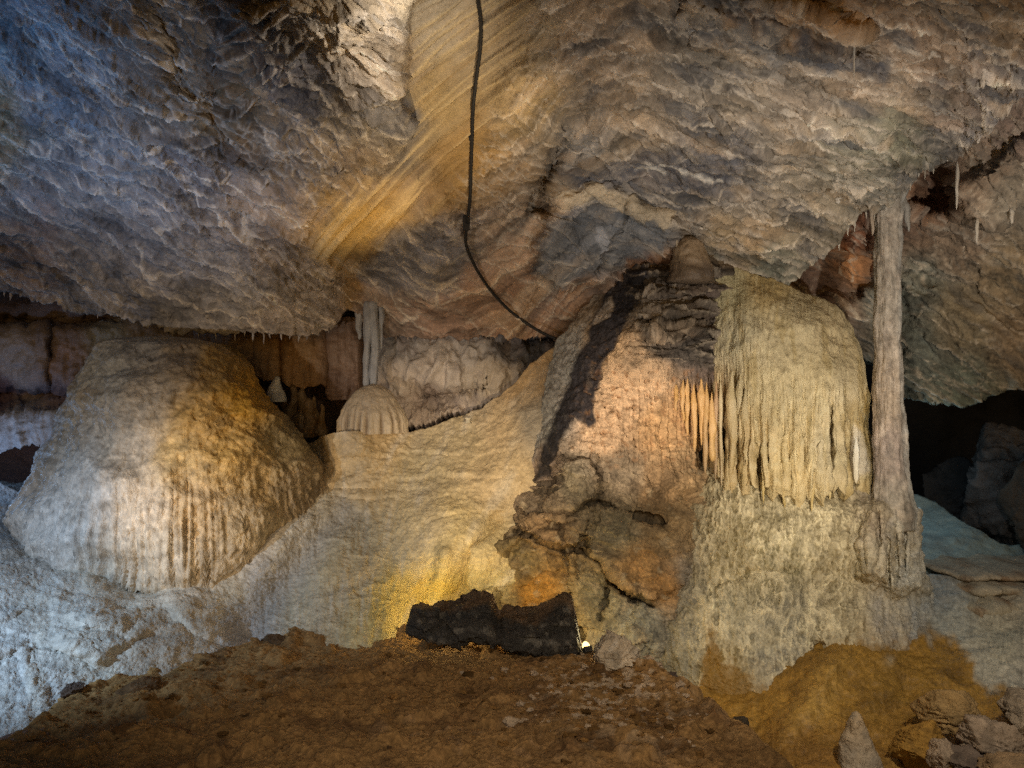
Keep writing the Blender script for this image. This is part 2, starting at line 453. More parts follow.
    for pts, cc, k, sf in (([(565, 168), (640, 150), (725, 158), (730, 184), (650, 188), (585, 188)], (.115, .115, .13), .8, 9), ([(557, 198), (600, 184), (640, 200), (682, 206), (676, 216), (640, 213), (602, 199), (562, 212)], (.58, .50, .38), .7, 4),
                           ([(556, 218), (620, 204), (672, 217), (674, 240), (640, 262), (600, 275), (556, 300), (532, 272)], (.17, .18, .20), .75, 9), ([(630, 262), (668, 245), (682, 262), (676, 284), (620, 284)], (.20, .10, .05), .8, 6),
                           ([(596, 236), (606, 230), (614, 250), (606, 268), (598, 260)], (.36, .37, .40), .7, 3), ([(372, 240), (440, 228), (470, 262), (450, 296), (380, 290), (360, 270)], (.19, .19, .21), .7, 9),
                           ([(690, -30), (740, 8), (790, 6), (830, 18), (868, 34), (850, 46), (800, 26), (740, 18)], (.42, .27, .15), .7, 6), ([(800, 32), (850, 46), (890, 66), (880, 80), (830, 66), (790, 50)], (.11, .11, .12), .8, 7),
                           ([(672, 6), (720, 16), (740, 34), (700, 34)], (.13, .13, .14), .7, 6), ([(345, 250), (372, 240), (362, 290), (340, 318), (338, 290)], (.26, .17, .08), .8, 6), ([(212, 66), (240, 60), (262, 110), (268, 165), (240, 160), (206, 110)], (.13, .085, .05), .7, 10),
                           ([(265, 50), (300, 45), (330, 70), (340, 110), (300, 120), (268, 95)], (.14, .14, .16), .7, 8), ([(-20, 62), (18, 70), (26, 130), (10, 190), (-20, 190)], (.24, .17, .10), .8, 9), ([(700, 245), (760, 250), (800, 275), (780, 290), (720, 275)], (.17, .18, .15), .7, 7)):
        col = mixc(col, cc, inside(wu + 9 * fbm(st(U / 16, V / 16, 71), 3), wv + 9 * fbm(st(U / 16, V / 16, 75), 3), pts, sf) * k)
    g_ = (col @ np.array([.3, .55, .15]))[..., None]; col = col + (g_ * np.array([1.04, 1.0, .95]) - col) * (.12 * ss(560, 660, U) * calm)[..., None]
    # grey / black manganese blotches along the beds, calcite crust on ledge edges
    blot = fbm(st(a * 1.2 + 5, b * 3.4, 12), 5)
    col = mixc(col, (.10, .10, .105), ss(.06, .36, blot) * .72 * calm * (.45 + .55 * ss(480, 600, U)))
    tanb = fbm(st(a * 1.6 + 15, b * 4.2, 32), 5)
    col = mixc(col, (.43, .33, .23), ss(.12, .42, tanb) * .55 * calm * ss(380, 560, U))
    crust = (ss(.55, .8, r1) * (1 - ss(.9, 1, r1)) * .55 + ss(.62, .82, r2) * (1 - ss(.92, 1, r2)) * .5) * ss(-.15, .35, fbm(st(a * 3, b * 5, 22), 3))
    col = mixc(col, (.58, .51, .43), crust * calm * .55)
    col = mixc(col, (.68, .61, .52), LE * calm * .8)
    edge2 = .5 * (1 - ss(.04, .16, e2)) * ss(.02, .2, l2) * ss(.0, .5, i2 + .5 * fbm(st(a * 2, b * 3, 63), 2))
    edge1 = (1 - ss(.03, .10, e1)) * ss(.0, .25, l1) * ss(-.2, .4, i1)
    col = mixc(col, (.64, .57, .48), np.maximum(edge2, edge1) * calm * .75)
    col = col * (1 + calm * (.20 * i1 + .20 * i2 + .16 * i3 + +.32 * fine + .16 * grit + .50 * fbm(st(a * .9, b * 6.5, 5.5), 4)))[..., None]
    vein = ridged(st(a * 2.1 + 3, b * 5.5, 51), 2)
    col = mixc(col, (.60, .54, .47), ss(.95, .99, vein) * calm * .35 * ss(-.1, .3, fbm(st(a, b, 77), 2)))
    col = mixc(col, (.66, .53, .33), ch * np.maximum(ss(.72, .92, strk), ss(.82, .95, strk2)) * .75)
    col = mixc(col, (.30, .18, .06), ch * ss(.05, .5, fbm(st(sb * 4, sa * .4, 9), 4)) * .5)
    for pts, cc, k, sf in (([(565, 168), (640, 150), (725, 158), (730, 184), (650, 188), (585, 188)], (.10, .10, .115), .6, 7), ([(557, 198), (600, 184), (640, 200), (682, 206), (676, 218), (640, 215), (602, 201), (562, 212)], (.56, .48, .36), .6, 3),
                           ([(556, 220), (620, 206), (672, 219), (674, 240), (640, 258), (600, 272), (556, 298), (532, 272)], (.15, .16, .175), .55, 7), ([(630, 262), (668, 247), (682, 262), (676, 284), (620, 284)], (.17, .085, .045), .7, 5),
                           ([(596, 236), (606, 230), (614, 250), (606, 268), (598, 260)], (.40, .41, .44), .6, 3), ([(800, 32), (850, 46), (890, 66), (880, 80), (830, 66), (790, 50)], (.09, .09, .10), .6, 6)):
        col = mixc(col, cc, inside(wu + 10 * fbm(st(U / 14, V / 14, 71), 4), wv + 8 * fbm(st(U / 14, V / 14, 75), 4), pts, sf) * k)
    for pts in ([(648, 160), (668, 164), (690, 168), (722, 178)], [(640, 170), (664, 172)]):
        col = mixc(col, (.6, .57, .52), np.exp(-(seg_dist(wu, wv, pts) / 1.4) ** 2))
    col = mixc(col, (.62, .52, .38), inside(wu, wv, [(395, -40), (419, -40), (414, 4), (402, 32), (390, 20)], 4) * .8)  # pale patch paints lamplight on the rock corner beside the chute
    o = sheet('ceiling', U, V, Y, d, col, M_CEIL, [('bot', (0, 1.3, .25)), ('top', (0, -4.5, .15))])
    tag(o, 'layered limestone cave ceiling sloping down to the back', None, None, 'structure')
    return dict(lip=(u, lip))

CEIL = build_ceiling()

def ceil_Y(u, v):
    return float(ceil_D(np.array(float(u)), np.array(float(v))))

# ================================================================== REAR CEILING SLAB (right, behind the lip)
def build_rear_slab():
    u = np.concatenate([np.arange(770, 1036, 1.7), np.linspace(1040, 1360, 50)])
    vt = curve([(770, 190), (850, 150), (940, 110), (1030, 40), (1360, -150)])
    vbf = curve([(770, 345), (850, 350), (885, 372), (903, 398), (925, 402), (945, 404), (962, 410), (980, 404), (1000, 394), (1024, 386), (1100, 375), (1360, 300)])
    vb = lambda x: vbf(x) + 4 * perlin(st(x / 14, 0, 1)) + 2 * perlin(st(x / 5, 0, 2))
    U, V = uv_cols(u, vt, vb, 190)
    D = depth_field([(770, 200, 9.9), (770, 340, 10.3), (850, 250, 9.9), (850, 180, 9.2), (920, 170, 8.5), (920, 250, 9.3), (1024, 120, 7.2), (1024, 250, 8.5), (1024, 380, 9.6), (920, 390, 10.0),
                     (970, 400, 9.7), (1360, 280, 8.4), (1360, -100, 5.2)])
    wu = U + 8 * fbm(st(U / 40, V / 40, 1), 3); wv = V + 8 * fbm(st(U / 40, V / 40, 9), 3)
    Y = D(U, V)
    Y = Y + .55 * inside(wu, wv, [(905, 205), (925, 165), (945, 158), (958, 185), (952, 210), (930, 216)], 7)
    Y = Y + .3 * inside(wu, wv, [(815, 300), (850, 215), (880, 215), (880, 285), (850, 300)], 6)
    Y = Y - .35 * ss(-5, 5, wv - (287 + (wu - 905) * .02)) * 0
    Y = Y - .25 * inside(wu, wv, [(955, 190), (1000, 160), (1400, -80), (1400, 150), (1024, 208), (985, 222), (955, 215)], 7)
    Y = Y - .22 * inside(wu, wv, [(905, 280), (960, 300), (1024, 340), (1400, 300), (1400, 420), (905, 420)], 18)
    P0 = at(U, V, Y)
    th = math.radians(33)
    a = (wu * math.cos(th) + wv * math.sin(th)) / 100; b = (-wu * math.sin(th) + wv * math.cos(th)) / 100
    h = fbm(st(a * .8, b * 2.6, 3.3), 4) + .3 * b; T1, r1 = terrace(h, 4.5, .25)
    h2 = fbm(st(a * 2.2, b * 6, 7.7), 4); T2, r2 = terrace(h2, 4, .3)
    p1, e1, i1, l1 = plates(a * 1.3, b * 3.4, 11); p2, e2, i2, l2 = plates(a * 3.4, b * 8.5, 13); p3, e3, i3, l3 = plates(a * 8, b * 16, 15)
    d = .12 * fbm(P0 * 1.1, 3) - .16 * (T1 - h) - .04 * (T2 - h2) + .05 * p1 + .025 * p2 + .012 * p3 + .02 * fbm(P0 * 8, 4)
    LH, LE = ledges(U, V, 160, (800, 90, 1060, 410), 33, 15, L=(8, 50), W=(5, 16), A=(.02, .09)); d = d + LH
    col = zones([(850, 260, (.40, .22, .12)), (850, 235, (.24, .12, .08)), (830, 290, (.14, .10, .08)), (935, 185, (.14, .085, .06)), (930, 205, (.28, .17, .11)), (990, 170, (.26, .20, .15)), (1024, 130, (.30, .23, .19)),
                 (1010, 200, (.24, .21, .17)), (960, 240, (.26, .20, .15)), (1010, 270, (.28, .22, .15)), (920, 280, (.19, .19, .16)), (960, 320, (.24, .20, .14)), (1020, 340, (.27, .21, .15)),
                 (920, 350, (.15, .16, .14)), (960, 390, (.15, .17, .145)), (900, 390, (.10, .11, .10)), (890, 300, (.17, .18, .16))], eps=250)(wu, wv)
    crust = ss(.6, .82, r1) * (1 - ss(.92, 1, r1)) * ss(-.1, .3, fbm(st(a * 3, b * 4, 2), 3))
    col = mixc(col, (.50, .44, .36), np.maximum(crust * .5, (1 - ss(.04, .14, e2)) * ss(0, .2, l2) * ss(.1, .6, i2) * .7))
    col = mixc(col, (.55, .48, .40), LE * .7)
    col = col * (1 + .22 * i1 + .2 * i2 + .15 * i3 + .4 * fbm(st(a * 7, b * 30, 2), 3) + .35 * fbm(st(U / 3, V / 3, 7), 2))[..., None]
    col = mixc(col, (.07, .07, .07), ss(.15, .5, fbm(st(a * 1.4, b * 3.5, 33), 4)) * .5)
    o = sheet('ceiling_slab', U, V, Y, d, col, M_CEIL, [('bot', (0, 1.6, .5)), ('top', (0, 1.0, .6))])
    tag(o, 'lower rear ceiling slab over the dark hollow', None, None, 'structure')
    return (u, vb(u))
REAR = build_rear_slab()

# ================================================================== CAVE WALL behind everything
def build_wall():
    u = np.linspace(-420, 1500, 420); v = np.linspace(150, 780, 150)
    U, V = np.meshgrid(u, v)
    D = depth_field([(-420, 300, 10.3), (-420, 700, 9.0), (0, 300, 11.0), (0, 460, 11.3), (250, 400, 11.2), (460, 350, 11), (700, 300, 11), (900, 350, 12.5), (950, 430, 13.2), (1050, 430, 12.8),
                     (1500, 300, 10), (1500, 700, 9), (512, 780, 10), (1000, 780, 10.5), (0, 780, 9.5)])
    Y = D(U, V); P0 = at(U, V, Y)
    d = .3 * fbm(P0 * .9, 4) + .06 * ridged(P0 * 3, 3) + .03 * fbm(P0 * 9, 3)
    col = zones([(0, 400, (.16, .12, .12)), (280, 400, (.17, .11, .07)), (500, 400, (.16, .12, .09)), (900, 450, (.012, .012, .013)), (1050, 450, (.012, .012, .013)), (960, 420, (.010, .010, .011)), (700, 600, BROWN)])(U, V)  # near-black zones on the right paint the dark of the unlit hollow
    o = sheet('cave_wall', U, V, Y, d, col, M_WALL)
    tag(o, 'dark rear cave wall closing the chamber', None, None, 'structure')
build_wall()

# left recess wall under the ceiling lip
def build_left_wall():
    u = np.concatenate([np.linspace(-320, -12, 60), np.arange(-10, 240, 1.6)])
    vb0 = curve([(-320, 450), (0, 453), (30, 446), (55, 446), (66, 438), (80, 430), (100, 440), (240, 440)])
    vb = lambda x: vb0(x) + 5 * perlin(st(x / 9, 0, 1)) + 2 * perlin(st(x / 4, 0, 2))
    U, V = uv_cols(u, lambda x: 255 + 0 * x, vb, 150)
    D = depth_field([(-320, 280, 9.9), (-320, 440, 9.4), (0, 300, 10.4), (0, 350, 10.1), (0, 385, 10.1), (60, 350, 10.0), (130, 330, 10.3), (200, 340, 10.6), (0, 440, 9.55), (60, 430, 9.5), (120, 430, 9.9), (220, 420, 10.4)], 40)
    wu = U + 6 * fbm(st(U / 30, V / 30, 1), 3); wv = V + 6 * fbm(st(U / 30, V / 30, 9), 3)
    Y = D(U, V)
    Y = Y + .55 * np.exp(-((wv - 397) / 11) ** 2) * (1 - ss(55, 90, wu)) + .35 * np.exp(-((wv - 321) / 7) ** 2) * (1 - ss(90, 140, wu))
    Y = Y - .12 * np.exp(-((wu - 44) / 3.5) ** 2) * ss(318, 335, wv) * (1 - ss(380, 390, wv)) + .16 * np.exp(-((wu - 50) / 3) ** 2) * ss(318, 335, wv) * (1 - ss(380, 390, wv))
    P0 = at(U, V, Y)
    flut = ridged(st(U / 9, V / 70, 3), 2) - .5
    d = .08 * fbm(P0 * 1.6, 4) + .05 * ridged(P0 * 3.5, 3) + .03 * fbm(P0 * 9, 4) + .05 * flut * ss(330, 360, V)
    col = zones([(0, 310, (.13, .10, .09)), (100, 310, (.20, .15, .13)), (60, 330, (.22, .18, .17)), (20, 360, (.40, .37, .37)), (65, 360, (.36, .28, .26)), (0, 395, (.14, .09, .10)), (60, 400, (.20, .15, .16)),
                 (20, 430, (.46, .45, .46)), (60, 425, (.42, .42, .43)), (110, 340, (.34, .36, .36)), (150, 330, (.30, .26, .22)), (200, 350, (.24, .17, .10)), (100, 400, (.34, .34, .34))], eps=120)(wu, wv) * (.75 + .25 * ss(395, 415, wv))[..., None]  # upper wall and slots darkened, painting recess shade into the rock
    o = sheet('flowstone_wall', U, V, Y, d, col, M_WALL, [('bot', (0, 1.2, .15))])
    tag(o, 'dim violet rock wall in the recess left of the flowstone dome', 'rock wall')
build_left_wall()

def build_brown_curtain():
    u = np.arange(196, 356, 1.3)
    vb0 = curve([(196, 352), (215, 358), (238, 368), (250, 378), (275, 382), (300, 388), (322, 386), (335, 400), (356, 400)])
    vb = lambda x: vb0(x) + 4 * perlin(st(x / 7, 0, 1)) + 2.5 * perlin(st(x / 3, 0, 2))
    U, V = uv_cols(u, lambda x: 318 + 0 * x, vb, 80)
    D = depth_field([(196, 325, 10.3), (250, 330, 10.1), (300, 340, 10.0), (345, 340, 10.1), (250, 375, 9.95), (310, 385, 9.9), (350, 395, 10.1), (200, 350, 10.3)], 30)
    Y = D(U, V)
    Y = Y + .22 * np.exp(-((U - 281) / 3) ** 2) + .2 * np.exp(-((U - 327) / 3) ** 2)
    P0 = at(U, V, Y)
    d = .05 * fbm(P0 * 2, 3) + .06 * ridged(st(U / 8, V / 90, 3), 3) + .02 * fbm(P0 * 10, 3) + .03 * ridged(st(U / 14, V / 12, 8), 2) * ss(310, 340, U)
    col = zones([(210, 340, (.20, .15, .12)), (240, 350, (.27, .19, .13)), (300, 350, (.33, .22, .13)), (300, 380, (.30, .20, .12)), (340, 350, (.26, .19, .15)), (340, 385, (.20, .14, .11))], eps=80)(U, V)
    col = mixc(col, (.12, .08, .05), ss(.1, .5, fbm(st(U / 9, V / 40, 21), 3)) * .5)
    o = sheet('rock_curtain', U, V, Y, d, col, M_DRAPE, [('bot', (0, .9, .1)), ('left', (-.1, .7, 0)), ('right', (.12, .7, 0))])
    tag(o, 'brown fluted rock curtain hanging above the small white stalagmite', 'rock curtain')
build_brown_curtain()

# white flowstone wall left of the pillar, with a fringe along its foot
def build_white_wall():
    u = np.arange(376, 566, 1.2)
    vb0 = curve([(376, 432), (410, 426), (430, 422), (455, 414), (480, 404), (520, 384), (566, 350)])
    saw = lambda x: 4 * np.abs(np.sin(x * .62 + 1.5 * perlin(st(x / 9, 0, 4))))
    vb = lambda x: vb0(x) - saw(x) + 2 * perlin(st(x / 5, 0, 2)) + 3
    U, V = uv_cols(u, lambda x: 316 + 0 * x, vb, 105)
    D = depth_field([(376, 330, 10.2), (376, 420, 10.0), (430, 330, 10.25), (430, 355, 9.95), (430, 385, 9.95), (430, 398, 10.15), (430, 420, 9.85), (500, 345, 10.1), (490, 375, 9.9), (480, 400, 9.9), (540, 345, 10.3), (550, 360, 10.2)], 25)
    wu = U + 4 * fbm(st(U / 30, V / 30, 1), 3); wv = V + 4 * fbm(st(U / 30, V / 30, 9), 3)
    Y = D(U, V)
    Y = Y + .14 * np.exp(-(seg_dist(wu, wv, [(425, 398), (450, 394), (470, 390), (485, 385)]) / 4) ** 2) + .15 * np.exp(-((wv - 343) / 4) ** 2) * ss(480, 500, wu)
    for cu, cv, w in ((398, 362, 7), (418, 372, 6), (440, 360, 5), (405, 385, 8), (455, 372, 6)):
        Y = Y - .06 * np.exp(-((wu - cu) / w) ** 2 - ((wv - cv) / (w * 2)) ** 2)
    P0 = at(U, V, Y)
    d = .05 * fbm(P0 * 2.2, 3) + .035 * ridged(st(U / 10, V / 34, 3), 2) + .12 * (ridged(st(wu / 20, wv / 26, 5), 2) - .5) + .02 * fbm(P0 * 11, 4) + .03 * ss(.0, .5, fbm(st(U / 3.2, V / 90, 2), 2)) * ss(395, 410, V)
    col = zones([(400, 345, (.38, .36, .34)), (400, 380, (.55, .48, .41)), (440, 365, (.56, .50, .44)), (470, 350, (.48, .44, .40)), (430, 400, (.30, .25, .22)), (440, 412, (.48, .41, .35)), (490, 375, (.46, .40, .33)), (500, 350, (.22, .21, .21)),  # low dark zone paints shade into the undercut
                 (540, 350, (.10, .10, .11)), (400, 415, (.42, .35, .29)), (384, 400, (.30, .23, .18))], eps=80)(wu, wv)
    col = mixc(col, (.26, .22, .20), ss(.15, .5, fbm(st(wu / 18, wv / 30, 41), 4)) * .6)
    o = sheet('flowstone_wall', U, V, Y, d, col, M_FLOW, [('bot', (0, .5, -.1)), ('left', (-.1, .6, 0))])
    tag(o, 'white scalloped flowstone wall with fringed foot left of the dark pillar', 'rock wall')
build_white_wall()

# ================================================================== FLOWSTONE SLOPE
def build_slope():
    u = np.concatenate([np.linspace(-320, -12, 70), np.arange(-10, 640, 1.4)])
    vt0 = curve([(-320, 470), (0, 482), (22, 492), (40, 500), (100, 470), (300, 452), (322, 436), (345, 431), (410, 431), (432, 427), (450, 420), (480, 409), (500, 394), (515, 380), (530, 362), (545, 352), (556, 346), (640, 350)])
    vt = lambda x: vt0(x) + 1.2 * perlin(st(x / 9, 0, 1))
    vb = curve([(-320, 940), (-60, 850), (0, 790), (60, 740), (100, 720), (150, 700), (260, 675), (320, 668), (640, 700)])
    U, V = uv_cols(u, vt, vb, 260)
    D = depth_field([(-320, 480, 9.2), (-320, 900, 4.6), (-100, 800, 5.1), (0, 485, 9.0), (30, 500, 8.9), (0, 742, 5.5), (0, 600, 6.95), (0, 540, 8.0), (50, 640, 6.6), (60, 700, 6.05), (100, 680, 6.35), (100, 592, 7.35), (90, 552, 8.45), (50, 536, 8.6), (135, 572, 8.2),
                     (200, 650, 7.0), (200, 600, 7.5), (165, 580, 7.85), (240, 615, 7.6), (262, 598, 7.75), (235, 578, 7.8), (265, 556, 7.98), (290, 530, 8.25), (312, 545, 8.2), (332, 510, 8.6), (250, 640, 7.35), (285, 600, 7.8), (300, 633, 7.48), (400, 632, 7.6), (350, 560, 8.08), (320, 580, 7.92), (420, 540, 8.15),
                     (480, 560, 8.1), (500, 645, 8.3), (470, 610, 8.35), (440, 612, 8.25), (412, 612, 7.95), (640, 655, 7.9), (500, 520, 8.5), (480, 480, 8.75), (400, 485, 8.85), (340, 485, 8.95), (325, 440, 9.35), (400, 432, 9.4), (400, 455, 9.15), (460, 418, 9.45), (460, 450, 9.1),
                     (310, 450, 9.7), (310, 478, 9.15), (302, 466, 9.45), (500, 395, 9.5), (535, 360, 9.6), (530, 420, 9.15), (520, 470, 8.85), (600, 400, 9.4), (150, 480, 9.2), (250, 480, 9.4)], 42)
    wu = U + 7 * fbm(st(U / 50, V / 50, 1), 3); wv = V + 7 * fbm(st(U / 50, V / 50, 9), 3)
    Y = D(U, V)
    Y = Y + .09 * np.exp(-(seg_dist(wu, wv, [(345, 515), (308, 552), (275, 597), (252, 640)]) / 19) ** 2)
    Y = Y - .07 * np.exp(-(seg_dist(wu, wv, [(430, 510), (375, 528), (330, 575), (305, 625)]) / 20) ** 2)
    Y = Y + .14 * np.exp(-(seg_dist(wu, wv, [(500, 520), (470, 550), (458, 590), (455, 620)]) / 6) ** 2)
    Y = Y - .12 * np.exp(-(seg_dist(wu, wv, [(445, 555), (438, 600), (440, 630)]) / 8) ** 2)
    # rimstone lobes low on the left
    for pts in ([(0, 615), (40, 600), (75, 580), (110, 590), (140, 600)], [(60, 640), (95, 660), (120, 640), (150, 625)], [(130, 610), (165, 600), (190, 625), (230, 640)],
                [(-20, 655), (15, 650), (35, 690), (40, 720)], [(0, 560), (40, 550), (80, 570)], [(95, 615), (125, 622), (150, 610)]):
        sdv = seg_dist(wu, wv, pts)
        Y = Y - .045 * np.exp(-(sdv / 9) ** 2) + .03 * np.exp(-(seg_dist(wu, wv - 10, pts) / 6) ** 2)
    for pts in ([(330, 490), (380, 486), (440, 480), (500, 478)], [(340, 500), (420, 500), (470, 492)], [(395, 452), (450, 458), (500, 452)], [(425, 520), (480, 512), (515, 515)], [(330, 462), (360, 455), (392, 458)]):
        Y = Y + .014 * np.exp(-(seg_dist(wu, wv, pts) / 2.2) ** 2) - .018 * np.exp(-(seg_dist(wu, wv + 5, pts) / 5) ** 2)
    P0 = at(U, V, Y)
    # flow direction: down-left in the middle, straight down on the left
    th = np.radians(90 + 32 * ss(250, 420, U))
    a = (wu * np.cos(th) + wv * np.sin(th)) / 100; b = (-wu * np.sin(th) + wv * np.cos(th)) / 100
    lobes = ridged(st(wu / 48, wv / 36, 2), 2)
    gour = ridged(st(U / 6.5, V / 4.0, 3), 2)
    LH, LE = ledges(U, V, 90, (-20, 420, 560, 720), lambda x, y: -4 if x > 300 else 6, 25, L=(8, 44), W=(6, 16), A=(.008, .035))
    LHb, _e = ledges(U, V, 20, (-20, 555, 210, 720), 8, 26, L=(24, 64), W=(16, 34), A=(.006, .02)); LH = np.maximum(LH, LHb)
    d = .06 * fbm(P0 * 1.2, 3) + .014 * (lobes - .5) * (1 - ss(250, 330, U)) + .03 * (ridged(st(wu / 55, wv / 15, 72), 2) - .5) * (1 - ss(180, 280, U)) * ss(520, 570, V) + (.010 + .008 * ss(220, 300, U)) * ridged(st(b * 9, a * 1.6, 7), 3) + .008 * (gour - .5) + .008 * fbm(st(U / 2.4, V / 2.4, 3), 2) + LH + (.007 + .006 * ss(250, 400, U)) * fbm(P0 * 13, 4) + .012 * fbm(P0 * 5, 3)
    col = zones([(0, 520, (.44, .44, .44)), (30, 560, (.50, .46, .43)), (0, 620, (.52, .51, .50)), (60, 600, (.53, .51, .48)), (20, 700, (.50, .50, .50)), (100, 650, (.56, .54, .50)), (150, 600, (.52, .48, .42)), (100, 555, (.44, .37, .30)), (200, 610, (.46, .40, .33)),
                 (160, 645, (.40, .35, .30)), (230, 590, (.50, .43, .33)), (240, 630, (.38, .36, .36)), (265, 590, (.36, .35, .35)), (300, 530, (.46, .42, .35)), (300, 600, (.44, .37, .26)), (350, 570, (.48, .38, .23)), (330, 520, (.45, .39, .28)),
                 (400, 600, (.55, .43, .16)), (440, 600, (.56, .42, .12)), (400, 540, (.50, .42, .28)), (470, 540, (.55, .45, .26)), (420, 470, (.46, .38, .24)), (340, 450, (.50, .38, .22)), (380, 455, (.52, .40, .24)), (360, 480, (.48, .37, .22)),  # yellow zones beside the boulder paint the hidden lamp's glow
                 (460, 440, (.46, .37, .23)), (500, 430, (.55, .43, .28)), (520, 380, (.55, .40, .24)), (500, 480, (.58, .46, .30)), (480, 600, (.40, .35, .19)), (540, 420, (.40, .37, .33))], eps=250)(wu, wv)
    col = mixc(col, (.34, .30, .25), ss(.1, .45, fbm(st(b * 3, a * 1.2, 41), 4)) * .3)
    col = mixc(col, (.66, .61, .53), .18 + ss(.1, .5, fbm(st(b * 4, a * 1.1, 61), 4)) * .35)
    col = mixc(col, (.30, .29, .28), .5 * np.exp(-(seg_dist(wu, wv, [(345, 515), (312, 550), (280, 595), (258, 640)]) / 13) ** 2))  # grey band paints soft shade along the gully
    col = col * (1 + .28 * fbm(P0 * st(9, 9, 9), 4) + .28 * fbm(st(U / 3.4, V / 2.8, 4), 3))[..., None]
    o = sheet('flowstone_slope', U, V, Y, d, col, M_FLOW, [('top', (0, 1.1, -.12)), ('right', (.2, .6, 0))])
    tag(o, 'broad cream flowstone slope running down to the brown earth mound', 'flowstone')
build_slope()

